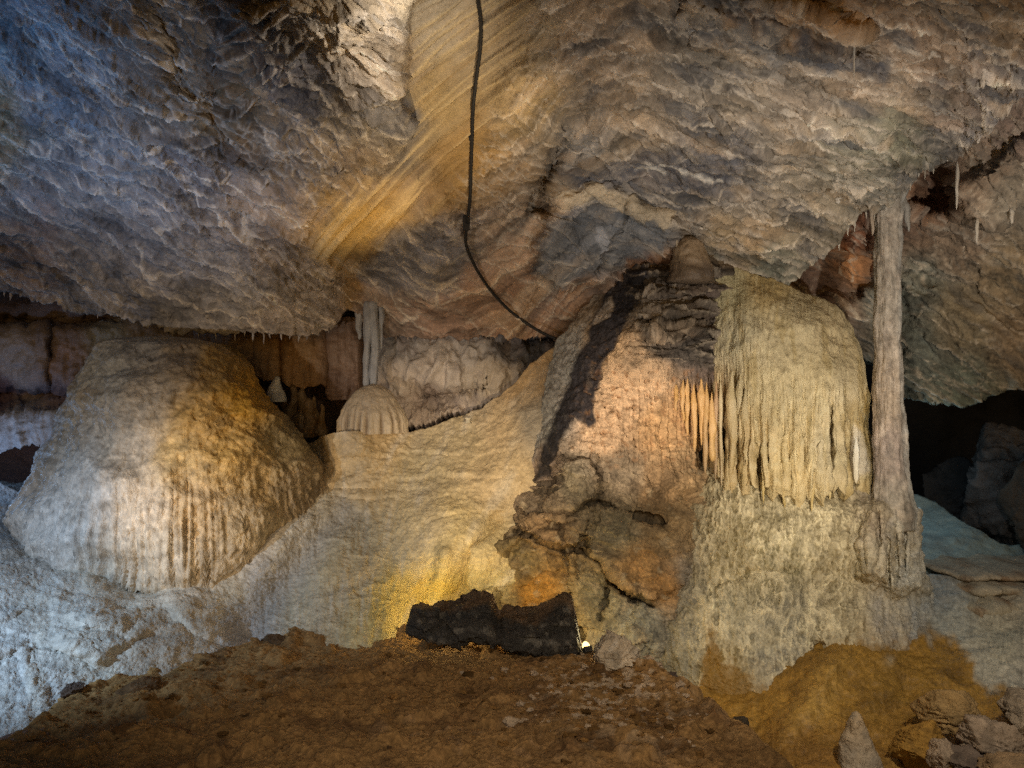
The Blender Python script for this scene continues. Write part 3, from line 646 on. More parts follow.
# ================================================================== FLOWSTONE DOME (left)
def build_dome():
    R, K = 230, 620
    vs = np.array([336, 338, 344, 356, 376, 400, 430, 470, 505, 528])
    hw = np.array([0, 36, 64, 80, 90, 101, 116, 134, 146, 147]) / F * 8.6
    cu = np.array([164, 164, 168, 174, 178, 181, 182, 184, 184, 183])
    vv = np.concatenate([np.linspace(336, 346, 40), np.linspace(346.5, 528, R - 60)])
    Yc = 9.0
    hwv = np.interp(vv, vs, hw); hwv = np.convolve(np.pad(hwv, 4, 'edge'), np.ones(9) / 9, 'valid'); hwv[0] = 0
    cx = (np.interp(vv, vs, cu) - CX) / F * Yc
    z = ZC - (vv - CY) / F * Yc
    a = np.linspace(0, 2 * PI, K, endpoint=False)[None]
    fr = np.clip(-np.sin(a), 0, 1)                      # 1 at the front
    t = np.linspace(0, 1, len(vv))[:, None]
    rx, ry = hwv[:, None], hwv[:, None] * .84
    P = np.stack(np.broadcast_arrays(cx[:, None] + rx * np.cos(a), Yc + ry * np.sin(a), z[:, None] + 0 * a), -1).copy()
    # the hem hangs lower at the front right
    hem = .33 * fr ** 1.2 + .10 * np.exp(-((a - 1.62 * PI) / .45) ** 2) + .06 * perlin(st(a * 2.2, 0, 1)) + .09 * perlin(st(a * 22, 0, 7)) + .10 * perlin(st(a * 44, 0, 9))
    P[..., 2] -= hem * ss(.55, 1, t) ** 1.3
    n = np.stack(np.broadcast_arrays(np.cos(a), np.sin(a), .25 * (1 - t)), -1)
    flute = ridged(st(np.cos(a) * 16, np.sin(a) * 16, t * 1.3), 2)
    flute2 = ridged(st(np.cos(a) * 30, np.sin(a) * 30, t * 1.6), 2)
    lump = ridged(st(P[..., 0] * 1.9, P[..., 1] * 1.9, P[..., 2] * 3.4), 3)
    env = ss(0, .12, t)
    tier, rr = terrace(fbm(st(P[..., 0] * 1.1, P[..., 1] * 1.1, P[..., 2] * 1.0), 3) - P[..., 2] * 1.5, 2.2, .35)
    d = env * (.10 * fbm(P * 1.2, 3) + .045 * (lump - .5) * (1 - .5 * t) + (.04 * (flute - .5) * ss(.5, 1, t) + .024 * (flute2 - .5) * ss(.45, 1, t)) * (1 - .9 * ss(1.52 * PI, 1.66 * PI, a)) + .016 * fbm(P * 13, 4) + .03 * fbm(P * 5, 3)
               + .02 * (ridged(P * 9, 2) - .5)) + .015 * env * (rr - .5) * ss(.2, .4, t)
    pu = CX + P[..., 0] / P[..., 1] * F; pv = CY - (P[..., 2] - ZC) / P[..., 1] * F
    frn = ss(-.25, .1, -np.sin(a))
    d = d + frn * (.11 * inside(pu, pv, [(140, 510), (165, 494), (200, 488), (240, 494), (268, 512), (262, 560), (200, 590), (150, 570)], 15) + .10 * inside(pu, pv, [(28, 520), (60, 470), (110, 460), (140, 480), (140, 560), (60, 550)], 12)
               + .09 * inside(pu, pv, [(105, 420), (130, 380), (190, 372), (250, 392), (262, 420), (200, 432), (140, 440)], 16) - .10 * inside(pu, pv, [(110, 375), (135, 345), (165, 352), (150, 372)], 8))
    d = d + .22 * env * fbm(P * .7 + 3, 3) + env * ss(.55, .95, t) * .085 * (flute2 - .5) * ss(240, 180, pu)
    lr = np.random.RandomState(9); lh = 0; le = 0
    for _ in range(46):
        u0, v0 = lr.uniform(70, 280), lr.uniform(340, 500); l = lr.uniform(8, 34); k_ = lr.normal() * .012 + .006
        x = pu - u0; y = pv - v0 - k_ * x * x + 3 * perlin(st(pu / 11, pv / 11, 2)) + 1.5 * perlin(st(pu / 4, pv / 4, 2))
        lh = np.maximum(lh, lr.uniform(.012, .035) * np.exp(-(x / l) ** 4) * ss(-14, 0, y) * (1 - ss(-.5, 2.5, y)) * frn)
    d = d + lh + .008 * fbm(st(pu / 2.6, pv / 2.6, 4), 2) * frn
    P = P + n * d[..., None]
    pu = CX + P[..., 0] / P[..., 1] * F; pv = CY - (P[..., 2] - ZC) / P[..., 1] * F
    col = zones([(60, 440, (.42, .43, .43)), (110, 380, (.36, .36, .35)), (140, 350, (.22, .21, .20)), (180, 360, (.20, .165, .13)), (220, 365, (.24, .165, .08)), (240, 400, (.42, .26, .09)), (200, 420, (.46, .32, .16)), (140, 400, (.42, .37, .31)), (130, 450, (.46, .41, .35)),
                 (180, 450, (.50, .38, .22)), (230, 450, (.50, .35, .17)), (255, 480, (.46, .35, .21)), (90, 490, (.52, .49, .46)), (60, 510, (.52, .50, .48)), (140, 510, (.56, .49, .41)), (200, 510, (.56, .44, .30)), (240, 520, (.50, .41, .29)), (290, 440, (.24, .20, .13)), (300, 490, (.28, .22, .15)),  # darker top and right flank paint shade into the stone colour
                 (160, 550, (.50, .45, .38)), (220, 560, (.48, .40, .30))], eps=250)(pu + 8 * fbm(P * 3, 3), pv + 8 * fbm(P * 3 + 9, 3))
    col = mixc(col, (.26, .20, .13), ss(.1, .5, fbm(P * st(2.2, 2.2, 4.5), 4)) * .45 * (1 - .6 * t))
    col = mixc(col, (.22, .17, .12), ss(.62, .2, flute) * ss(.7, 1, t) * .3)  # hem grooves darkened, painting shade between the flutes
    col = col * (1 + .5 * fbm(P * 11, 4) + .35 * fbm(P * 26, 3))[..., None]
    # under the hem
    e = P[-1]; ctr = np.array([cx[-1], Yc, 0])
    add, ac = [], []
    for k in range(1, 9):
        s = k / 8
        q = e.copy(); q[:, :2] = ctr[:2] + (e[:, :2] - ctr[:2]) * (1 - .45 * s); q[:, 2] = e[:, 2] + .10 * math.sin(s * PI / 2) - .5 * ss(.4, 1, s)
        add.append(q); ac.append(col[-1])
    P = np.concatenate([P, np.stack(add)], 0); col = np.concatenate([col, np.stack(ac)], 0)
    o = link('flowstone_dome', P, gridfaces(P.shape[0], K, True), M_FLOW, col)
    tag(o, 'huge rounded flowstone dome with fluted hem, blue to orange, on the left', 'flowstone')
build_dome()

# ================================================================== ROCK PILLAR
def build_pillar():
    v = np.arange(236, 668, .95)
    lf = scurve([(236, 652), (246, 642), (258, 634), (272, 620), (285, 604), (300, 590), (320, 572), (340, 556), (380, 546), (430, 538), (470, 531), (485, 529), (500, 516), (528, 514), (537, 500), (548, 487), (565, 484), (600, 488), (668, 500)], 2)
    rf = scurve([(236, 706), (246, 714), (270, 724), (400, 727), (470, 735), (500, 750), (530, 770), (668, 790)], 3)
    U, V, S = uv_rows(v, lambda x: lf(x) + 3 * perlin(st(x / 9, 0, 1)), rf, 300)
    D = depth_field([(652, 236, 9.5), (700, 236, 9.4), (720, 262, 9.2), (690, 275, 8.95), (640, 262, 9.3), (610, 290, 9.35), (640, 285, 8.95), (690, 310, 8.75), (720, 320, 8.9), (556, 345, 9.45), (575, 345, 9.2), (600, 340, 8.85), (630, 330, 8.6), (690, 355, 8.6), (722, 360, 8.75),
                     (545, 400, 9.2), (565, 400, 8.92), (585, 400, 8.6), (610, 400, 8.5), (660, 400, 8.55), (700, 400, 8.7), (725, 420, 8.95), (532, 470, 8.9), (545, 465, 8.62), (570, 450, 8.4), (620, 450, 8.4), (680, 460, 8.5), (735, 480, 8.9),
                     (518, 510, 8.6), (550, 500, 8.25), (600, 490, 8.25), (680, 500, 8.3), (750, 510, 8.6), (490, 555, 8.25), (520, 545, 8.0), (580, 560, 7.95), (640, 560, 8.0), (700, 570, 8.1), (500, 640, 8.1), (540, 610, 8.1), (560, 640, 7.9), (620, 640, 7.7), (680, 640, 7.8), (770, 640, 8.2)], 22)
    wu = U + 4 * fbm(st(U / 25, V / 25, 1), 3); wv = V + 4 * fbm(st(U / 25, V / 25, 9), 3)
    Y = D(U, V)
    # layered dark cap: ledges
    cap = cap0 = ss(618, 645, wu) * ss(250, 262, wv) * (1 - ss(352, 372, wv))
    for lv, amp in ((293, .10), (316, .08), (334, .16), (275, .10)):
        yy = wv - lv + (wu - 670) * .03
        Y = Y - cap * amp * (ss(-14, -2, yy) * (1 - ss(0, 5, yy)))
    # alcove and blocks at the foot
    Y = Y + .22 * inside(wu, wv, [(494, 560), (520, 540), (560, 552), (570, 585), (572, 660), (496, 660)], 4) * (1 - .6 * ss(560, 640, wv))
    Y = Y - .12 * inside(wu, wv, [(512, 506), (560, 514), (598, 505), (588, 540), (572, 548), (540, 542), (516, 530)], 3)
    Y = Y - .14 * inside(wu, wv, [(560, 458), (595, 460), (604, 480), (598, 503), (570, 512), (545, 508), (552, 475)], 4)
    Y = Y - .12 * inside(wu, wv, [(610, 500), (650, 520), (690, 540), (690, 580), (650, 604), (612, 578), (585, 550), (600, 510)], 5)
    Y = Y + .10 * inside(wu, wv, [(580, 552), (612, 580), (640, 600), (620, 650), (575, 650), (570, 580)], 4)
    # recess behind the hanging stalactites
    Y = Y + .45 * inside(wu, wv, [(698, 398), (745, 392), (750, 495), (718, 485), (700, 466)], 4)
    # cracks
    crk = np.zeros_like(Y)
    for pts, w, dd in (([(513, 508), (540, 513), (565, 516), (590, 504), (600, 502), (625, 510), (660, 522)], 2.2, .16), ([(514, 530), (535, 542), (560, 550), (575, 548), (586, 540)], 2.0, .14), ([(562, 550), (566, 565), (570, 580), (572, 605), (576, 640)], 1.8, .12),
                       ([(580, 550), (600, 565), (612, 582), (632, 600), (655, 607)], 2.2, .14), ([(562, 456), (588, 460), (600, 470), (604, 486), (598, 502)], 1.8, .10), ([(529, 483), (545, 484), (560, 478)], 2, .10), ([(486, 549), (500, 540), (515, 531)], 2, .12),
                       ([(530, 491), (545, 493), (556, 490)], 1.6, .08), ([(548, 522), (560, 528), (563, 540)], 1.6, .07), ([(540, 530), (556, 526), (575, 520)], 1.6, .07), ([(610, 568), (606, 590), (600, 620)], 1.6, .09), ([(588, 520), (584, 545), (590, 552)], 1.5, .06)):
        g = np.exp(-(seg_dist(wu, wv, pts) / w) ** 2); crk = np.maximum(crk, g); Y = Y + dd * g
    P0 = at(U, V, Y)
    face = ss(360, 380, wv) * (1 - ss(455, 480, wv)) * ss(575, 600, wu)
    ribs = ridged(st(U / 5.5, V / 80, 3), 2) - .5
    pits = ss(.25, .6, fbm(st(U / 7, V / 5, 12), 3)) * inside(wu, wv, [(590, 345), (640, 335), (660, 400), (640, 460), (560, 460), (580, 400)], 10)
    fold = ridged(st((wu * .5 + wv) / 16, (wu - wv * .5) / 50, 5), 3)
    strata = ridged(st(wu / 70, wv / 7, 15), 2)
    h = fbm(st(U / 40, V / 30, 6), 4); T, r = terrace(h, 4, .3)
    block = ss(455, 480, wv)
    LH, LE = ledges(U, V, 70, (490, 455, 720, 650), lambda x, y: np.random.RandomState(int(x * 3 + y)).choice([-20, 10, 35]), 35, L=(6, 30), W=(6, 22), A=(.02, .07))
    LHc, LEc = ledges(U, V, 60, (600, 250, 725, 375), 4, 36, L=(10, 40), W=(4, 12), A=(.03, .09))
    LH = LH * block + LHc * cap0
    q1 = plates(wu / 62, wv / 48, 27)[0]; p1, e1, i1, l1 = plates(wu / 34, wv / 26, 21); p2, e2, i2, l2 = plates(wu / 15, wv / 10, 23); p3, e3, i3, l3 = plates(wu / 30, wv / 7, 25)
    d = .06 * fbm(P0 * 2, 3) + LHc * cap0 + block * (.02 * p2) + block * .10 * q1 + cap * (.05 * p3 + .03 * p2) + .008 * fbm(st(U / 2.6, V / 2.6, 3), 2) + (1 - face) * .012 * p2 + face * (.04 * ribs * ss(620, 680, wu) + .012 * ribs - .045 * pits) + cap * (.035 * (strata - .5) + .04 * (fold - .5)) + block * (-.03 * (T - h)) + .022 * fbm(P0 * 11, 4) + .015 * (ridged(P0 * 6, 2) - .5)
    WARM = (.60, .44, .29)
    col = zones([(560, 360, (.34, .35, .34)), (550, 420, (.36, .36, .35)), (620, 400, WARM), (600, 430, WARM), (640, 380, WARM), (660, 430, (.50, .34, .19)), (690, 420, (.44, .28, .15)), (610, 350, (.44, .32, .20)), (640, 355, (.36, .27, .18)), (690, 460, (.34, .24, .14)),
                 (690, 255, (.33, .25, .16)), (690, 290, (.075, .058, .045)), (660, 280, (.085, .07, .058)), (700, 310, (.085, .066, .05)), (680, 330, (.115, .09, .065)), (690, 350, (.10, .085, .075)), (710, 360, (.13, .10, .085)), (625, 300, (.15, .13, .11)), (650, 310, (.16, .13, .10)),
                 (575, 480, (.32, .28, .21)), (545, 470, (.36, .28, .23)), (540, 500, (.28, .22, .16)), (620, 480, (.30, .25, .18)), (660, 490, (.34, .24, .14)), (540, 530, (.28, .19, .11)), (520, 560, (.22, .17, .09)), (535, 595, (.46, .25, .07)), (500, 590, (.32, .26, .14)), (570, 620, (.38, .30, .16)),  # alcove zones paint lamp glow in orange and recess shade in brown
                 (620, 530, (.26, .23, .16)), (640, 565, (.36, .22, .10)), (665, 585, (.36, .21, .09)), (670, 530, (.32, .23, .13)), (600, 600, (.28, .25, .17)), (640, 620, (.24, .23, .19)), (690, 580, (.26, .23, .19)), (620, 650, (.26, .24, .18))], eps=90)(wu, wv)
    finm = inside(wu, wv, [(634, 262), (650, 270), (640, 296), (618, 336), (604, 368), (592, 400), (596, 422), (586, 428), (576, 418), (566, 440), (556, 456), (546, 470), (530, 488), (538, 460), (557, 415), (571, 372), (586, 340), (597, 312), (610, 286)], 2.5)
    col = mixc(col, (.36, .355, .345), inside(wu, wv, [(556, 345), (592, 316), (564, 372), (550, 415), (534, 462), (526, 470), (530, 400)], 4) * .8)
    col = mixc(col, (.030, .029, .036), finm * (.97 - .15 * ss(.1, .6, fbm(st(wu / 9, wv / 20, 2), 3))))
    col = mixc(col, (.05, .045, .04), inside(wu, wv, [(640, 320), (660, 345), (720, 338), (722, 372), (660, 360), (640, 345)], 6) * .85)
    col = mixc(col, (.07, .055, .05), inside(wu, wv, [(704, 270), (724, 270), (726, 390), (712, 380)], 4) * .75)
    col = mixc(col, (.42, .37, .32), inside(wu, wv, [(598, 312), (612, 296), (614, 304), (602, 322), (594, 324)], 2) * .9)
    col = mixc(col, (.14, .115, .085), inside(wu, wv, [(595, 465), (622, 445), (650, 455), (640, 470), (600, 480)], 7) * .5)
    col = mixc(col, (.07, .06, .05), cap * ss(.0, .4, fbm(st(wu / 20, wv / 7, 31), 4)) * .6)
    col = mixc(col, (.20, .12, .06), pits * .6)
    col = col * (1 + (block + cap) * (.18 * i1 + .2 * i2) + cap * .35 * i3)[..., None]
    col = mixc(col, (.40, .33, .25), cap * (1 - ss(.05, .2, e3)) * ss(.2, .7, i3) * .6)
    col = mixc(col, (.05, .04, .03), crk * .7)
    col = mixc(col, (.15, .11, .07), block * ss(.15, .5, fbm(st(wu / 24, wv / 20, 71), 4)) * .5)
    col = mixc(col, (.46, .38, .26), block * ss(.25, .5, fbm(st(wu / 14, wv / 12, 81), 4)) * .5)
    col = mixc(col, (.46, .40, .32), LEc * cap0 * .6)
    col = mixc(col, (.28, .15, .07), face * ss(.15, .5, fbm(st(U / 6, V / 8, 92), 3)) * .5)
    col = col * (1 + .4 * fbm(P0 * 12, 4) + .4 * fbm(st(U / 3, V / 3, 14), 2))[..., None]
    o = sheet('rock_pillar', U, V, Y, d, col, M_PIL, [('left', (.05, .7, 0)), ('right', (.25, .7, 0)), ('top', (0, .8, .05))])
    tag(o, 'massive rock pillar with black cap, dark fin and warm orange face, cracked blocks below', 'rock pillar', kind='thing')
build_pillar()

# ================================================================== small formation builders
def spike(name, u, v0, v1, Y, w0, w1, mat, c0, c1, parent=None, K=14, R=22, up=False, bend=0.0, lump=.25, flare=0.0, grow=True):
    """tapered calcite spike from row v0 (half-width w0 px) to row v1 (half-width w1 px)"""
    t = np.linspace(0, 1, R)
    sd = random.random() * 50
    vv = v0 + (v1 - v0) * t
    uu = u + bend * t + (w0 * .35) * perlin(st(t * 3, sd, 1))
    r = (w0 + (w1 - w0) * t ** (.8)) / F * Y
    r = r * (1 + lump * perlin(st(t * 5, sd, 9))) + flare / F * Y * (1 - t) ** 6
    r = r * (.15 + .85 * ss(0, .3, t)) if grow else r
    r[-1] = 0; r[-2] *= .6; r[-3] *= .85
    cent = at(uu, vv, Y)
    c0, c1 = np.array(c0), np.array(c1)
    def colf(P, T, A):
        return c0 + (c1 - c0) * T[..., None] + .05 * perlin(P * 9)[..., None]
    def df(P, T, A):
        return np.minimum(r[:, None], .3) * (.18 * perlin(st(np.cos(A) * 2 + sd, np.sin(A) * 2, T * 3)) + .12 * perlin(P * 16))
    return rings(name, cent, np.stack([r, r], 1), K, mat, colf, df, parent)

# ================================================================== DRAPERY (right, yellow)
def build_drapery():
    P_root = at(792, 486, 8.3)
    root = empty('flowstone_drapery', P_root, 'tall yellow flowstone drapery with slit fringe between dark pillar and slim column', 'flowstone')
    u = np.arange(716, 870.5, .7)
    vt0 = scurve([(716, 246), (720, 258), (728, 264), (745, 270), (770, 278), (800, 290), (822, 299), (838, 308), (850, 322), (857, 340), (862, 360), (866, 395), (870, 430)], 1.5)
    fr = lambda x: 20 * perlin(st(x / 11, 0, 2)) + 11 * perlin(st(x / 3.6, 0, 4)) + 2 * perlin(st(x / 1.6, 0, 6))
    vb0 = curve([(716, 470), (726, 486), (733, 492), (737, 462), (742, 486), (760, 490), (800, 497), (845, 494), (870, 488)])
    U, V = uv_cols(u, vt0, lambda x: vb0(x) + fr(x), 215)
    D = depth_field([(716, 260, 9.2), (718, 330, 8.72), (736, 330, 8.52), (718, 420, 8.6), (736, 420, 8.34), (725, 480, 8.4), (760, 280, 9.0), (760, 300, 8.68), (760, 335, 8.4), (760, 420, 8.2), (760, 485, 8.15), (810, 298, 9.0), (810, 315, 8.65), (810, 350, 8.36), (810, 420, 8.12), (810, 488, 8.05), (845, 320, 8.85), (850, 400, 8.3), (850, 480, 8.2), (868, 420, 8.7), (868, 480, 8.55)], 30)
    wu = U + 3 * fbm(st(U / 20, V / 60, 1), 3); wv = V + 4 * fbm(st(U / 30, V / 30, 9), 3)
    Y = D(U, V)
    g = ss(340, 470, V)
    slit = np.zeros_like(Y)
    for su, sv, w, dd in ((737.5, 440, 2.2, .35), (757.5, 452, 1.3, .16), (777, 418, 1.2, .14), (768, 455, 1.0, .10), (803, 440, 1.3, .14), (791, 460, 1.0, .08), (832, 410, 1.2, .12), (843, 430, 1.2, .10), (818, 450, 1.0, .08), (724, 425, 1.5, .25), (747, 470, 1, .1), (786, 440, .9, .07)):
        s = np.exp(-(np.abs(wu - su) / (w * 1.5)) ** 3) * ss(sv - 12, sv + 22, V); slit = np.maximum(slit, s * min(1, dd * 6)); Y = Y + 1.5 * dd * s
    fl = ridged(st(wu / 7.5, V / 160, 3), 2) - .5; fl2 = ridged(st(wu / 3.4, V / 70, 7), 2) - .5
    P0 = at(U, V, Y)
    web = ridged(st(wu / 9, wv / 22, 13), 2)
    d = .09 * g * fl + .04 * (.25 + g) * fl2 + .05 * fbm(P0 * 1.8, 3) + .014 * (web - .5) + .010 * fbm(P0 * 13, 4)
    d = d + .010 * np.exp(-((wv - 327) / 5) ** 2) + .004 * np.exp(-(seg_dist(wu, wv, [(724, 262), (727, 300), (722, 340), (719, 400)]) / 2.2) ** 2) - .012 * np.exp(-(seg_dist(wu, wv, [(731, 270), (732, 300), (728, 345)]) / 2.5) ** 2)
    col = zones([(725, 290, (.44, .41, .29)), (740, 340, (.42, .39, .30)), (790, 320, (.52, .46, .33)), (830, 320, (.50, .43, .30)), (760, 390, (.52, .45, .31)), (810, 390, (.52, .45, .31)), (850, 390, (.50, .44, .32)), (740, 450, (.48, .39, .25)), (790, 460, (.54, .45, .29)), (830, 450, (.50, .44, .32)),
                 (858, 450, (.46, .36, .20)), (866, 400, (.34, .25, .12)), (730, 410, (.48, .38, .24)), (770, 285, (.46, .37, .22)), (755, 350, (.48, .42, .30))], eps=150)(wu, wv)
    col = mixc(col, (.62, .56, .40), ss(.72, .95, web) * .45)
    col = mixc(col, (.32, .25, .13), ss(.15, .5, fbm(st(wu / 10, wv / 50, 31), 4)) * .5)
    col = mixc(col, (.10, .065, .03), slit * .8)  # slits coloured dark to paint the shade inside the gaps
    col = mixc(col, (.70, .66, .58), inside(wu, wv, [(852, 425), (860, 432), (864, 470), (856, 478), (850, 450)], 3) * .8)
    col = col * (1 + .24 * fbm(st(U / 4, V / 16, 24), 4) + .10 * fbm(st(U / 2.6, V / 2.6, 14), 2))[..., None]
    sheet('curtain', U, V, Y, d, col, M_DRAPE, [('top', (0, .7, .02)), ('right', (.06, .6, 0)), ('left', (-.04, .4, 0)), ('bot', (0, .25, .02))], root)
    W = (.48, .33, .18); G = (.46, .40, .28)
    for (su, v0, v1, w0, w1, c0, c1, Y_, bd) in ((676, 384, 412, 3.6, .8, W, W, 8.56, 0), (682, 380, 424, 4.4, .8, W, W, 8.55, 1), (688, 378, 436, 4.0, 1.0, W, W, 8.55, -1), (694, 384, 452, 4.6, 1.2, W, W, 8.53, 1), (701, 378, 446, 5.6, 1.0, W, W, 8.50, 0), (706.5, 382, 474, 4.4, 1.5, W, (.36, .27, .17), 8.46, -1),
                                         (711.5, 392, 462, 3.4, 3.6, W, (.58, .42, .24), 8.43, 1), (716, 380, 482, 4.6, 1.0, (.36, .25, .16), (.36, .28, .19), 8.44, 0), (720.5, 372, 488, 2.6, 1.0, G, (.50, .42, .30), 8.38, 1),
                                         (731, 370, 499, 7.5, 1.6, G, (.48, .38, .23), 8.33, 2), (746, 388, 490, 6.4, 2.2, G, (.46, .35, .20), 8.27, -1), (740, 372, 452, 4.4, .8, G, G, 8.32, 0), (764, 430, 503, 4.0, 1.2, G, (.50, .40, .22), 8.14, 0), (783, 440, 508, 4.4, 1.0, G, (.50, .40, .22), 8.10, 1), (812, 440, 512, 4.2, 1.0, G, (.50, .40, .22), 8.06, 0), (829, 450, 500, 3.6, 1.2, G, (.50, .42, .26), 8.10, 1)):
        spike('stalactite', su, v0, v1, Y_, w0, w1, M_DRAPE, c0, c1, root, lump=.42, bend=bd, R=36)
    o = spike('stalactite', 856.5, 436, 484, 8.08, 3.4, 2.4, M_DRAPE, (.74, .72, .66), (.60, .54, .42), root)
    o['label'] = 'bright white stalactite at the right edge'
build_drapery()

# ================================================================== CASCADE under the drapery
def build_cascade():
    v = np.arange(468, 738, 1.0)
    lf = scurve([(468, 704), (488, 696), (520, 684), (560, 670), (600, 656), (640, 644), (670, 648), (690, 672), (705, 694), (738, 700)], 4)
    rf = scurve([(468, 892), (480, 897), (490, 905), (500, 914), (512, 919), (540, 921), (565, 923), (580, 929), (600, 938), (625, 945), (650, 950), (738, 960)], 3)
    U, V, S = uv_rows(v, lambda x: lf(x) + 4 * perlin(st(x / 13, 0, 1)), lambda x: rf(x) + 1.5 * perlin(st(x / 7, 0, 3)), 330)
    fy = scurve([(468, 8.42), (492, 8.28), (520, 8.06), (566, 7.88), (572, 7.87), (640, 7.5), (700, 7.25), (738, 7.15)])
    x = 2 * S - 1
    Y = fy(V) + np.where(x > 0, .55, .26) * np.abs(x) ** 2.6 + .12 * np.abs(x) ** 8
    wu = U + 4 * fbm(st(U / 22, V / 22, 1), 3); wv = V + 5 * fbm(st(U / 22, V / 22, 9), 3)
    # tiers
    step = 566 + 6 * perlin(st(U / 12, 0, 4)) - 14 * ss(860, 760, U)
    Y = Y - .03 * (1 - ss(-6, 14, V - step)) * ss(740, 800, U) * ss(505, 545, V)
    Y = Y - .30 * inside(wu, wv, [(862, 506), (890, 492), (925, 506), (930, 590), (895, 594), (862, 574)], 9)
    for pts in ([(640, 640), (700, 600), (740, 575), (790, 572)],):
        Y = Y + .05 * np.exp(-(seg_dist(wu, wv, pts) / 5) ** 2)
    Y = Y + .14 * np.exp(-(seg_dist(wu, wv, [(819, 645), (815, 662)]) / 3) ** 2)
    for su, v0, v1 in ((878, 512, 560), (849, 528, 545), (905, 520, 570), (867, 545, 562), (896, 525, 575), (888, 540, 580)):
        Y = Y + .14 * np.exp(-((wu - su) / 1.6) ** 2) * ss(v0 - 6, v0 + 6, V) * (1 - ss(v1, v1 + 8, V))
    P0 = at(U, V, Y)
    xu, xv = U + 3 * fbm(st(U / 7, V / 7, 61), 3), V + 4 * fbm(st(U / 7, V / 7, 65), 3)
    lace = ridged(st(xu / 10, xv / 34, 3), 1); lace2 = ridged(st(xu / 6 + 4, xv / 17, 8), 1); lace3 = ridged(st(xu / 4 + 9, xv / 8, 18), 1)
    bl = ss(-.25, .35, fbm(st(U / 26, V / 40, 91), 3))
    fl = ridged(st(wu / 9, wv / 60, 23), 2)
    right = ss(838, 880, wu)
    L = np.maximum(np.maximum(ss(.62, .95, lace), .9 * ss(.62, .95, lace2)), .6 * ss(.6, .95, lace3)) * (.5 + .5 * bl)
    d = .06 * fbm(P0 * 1.6, 3) + .022 * L * (1 - .7 * right) + .028 * (fl - .5) + .006 * fbm(st(U / 2.6, V / 2.6, 3), 2) + .018 * fbm(P0 * 12, 4)
    col = zones([(700, 500, (.28, .25, .18)), (690, 550, (.28, .25, .20)), (680, 610, (.30, .28, .24)), (720, 520, (.38, .32, .20)), (730, 560, (.42, .35, .20)), (790, 520, (.40, .35, .24)), (830, 520, (.42, .36, .25)), (780, 560, (.38, .34, .22)), (840, 570, (.42, .35, .22)), (880, 520, (.34, .28, .22)),
                 (900, 520, (.58, .56, .52)), (885, 560, (.54, .49, .40)), (910, 570, (.56, .56, .53)), (720, 620, (.40, .38, .29)), (760, 640, (.36, .34, .28)), (800, 620, (.36, .34, .28)), (840, 620, (.42, .36, .25)), (890, 620, (.38, .36, .33)), (930, 620, (.34, .36, .37)), (680, 660, (.32, .30, .24)),
                 (720, 670, (.36, .28, .13)), (780, 670, (.36, .34, .30)), (670, 640, (.34, .32, .27))], eps=180)(wu, wv)
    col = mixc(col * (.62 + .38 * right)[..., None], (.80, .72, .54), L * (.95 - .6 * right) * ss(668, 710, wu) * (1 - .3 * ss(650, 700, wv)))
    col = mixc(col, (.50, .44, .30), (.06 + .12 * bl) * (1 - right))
    col = mixc(col, (.22, .18, .10), ss(.05, .5, fbm(st(wu / 14, wv / 26, 41), 4)) * .4 * (1 - L))
    col = col * (1 + .3 * fbm(P0 * 14, 4) + .35 * fbm(st(U / 2.6, V / 2.6, 14), 2))[..., None]
    # wet ochre stain up to an old water line
    tide = curve([(640, 720), (690, 702), (700, 690), (706, 640), (716, 634), (724, 660), (740, 668), (760, 690), (790, 700), (800, 672), (820, 655), (832, 664), (850, 650), (866, 642), (890, 646), (915, 646), (930, 634), (950, 630), (980, 640)])
    wet = ss(-9, 12, wv + 14 * fbm(st(U / 10, V / 10, 3), 3) - tide(wu))
    col = mixc(col, (.25, .155, .06), wet * .62 + .3 * ss(-38, 14, wv + 18 * fbm(st(U / 9, V / 22, 5), 3) - tide(wu)))
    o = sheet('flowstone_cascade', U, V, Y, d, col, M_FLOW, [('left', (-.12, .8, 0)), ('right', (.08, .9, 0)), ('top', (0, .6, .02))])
    tag(o, 'grey yellow flowstone cascade with lacy ridges and ochre foot below the drapery', 'flowstone')
build_cascade()

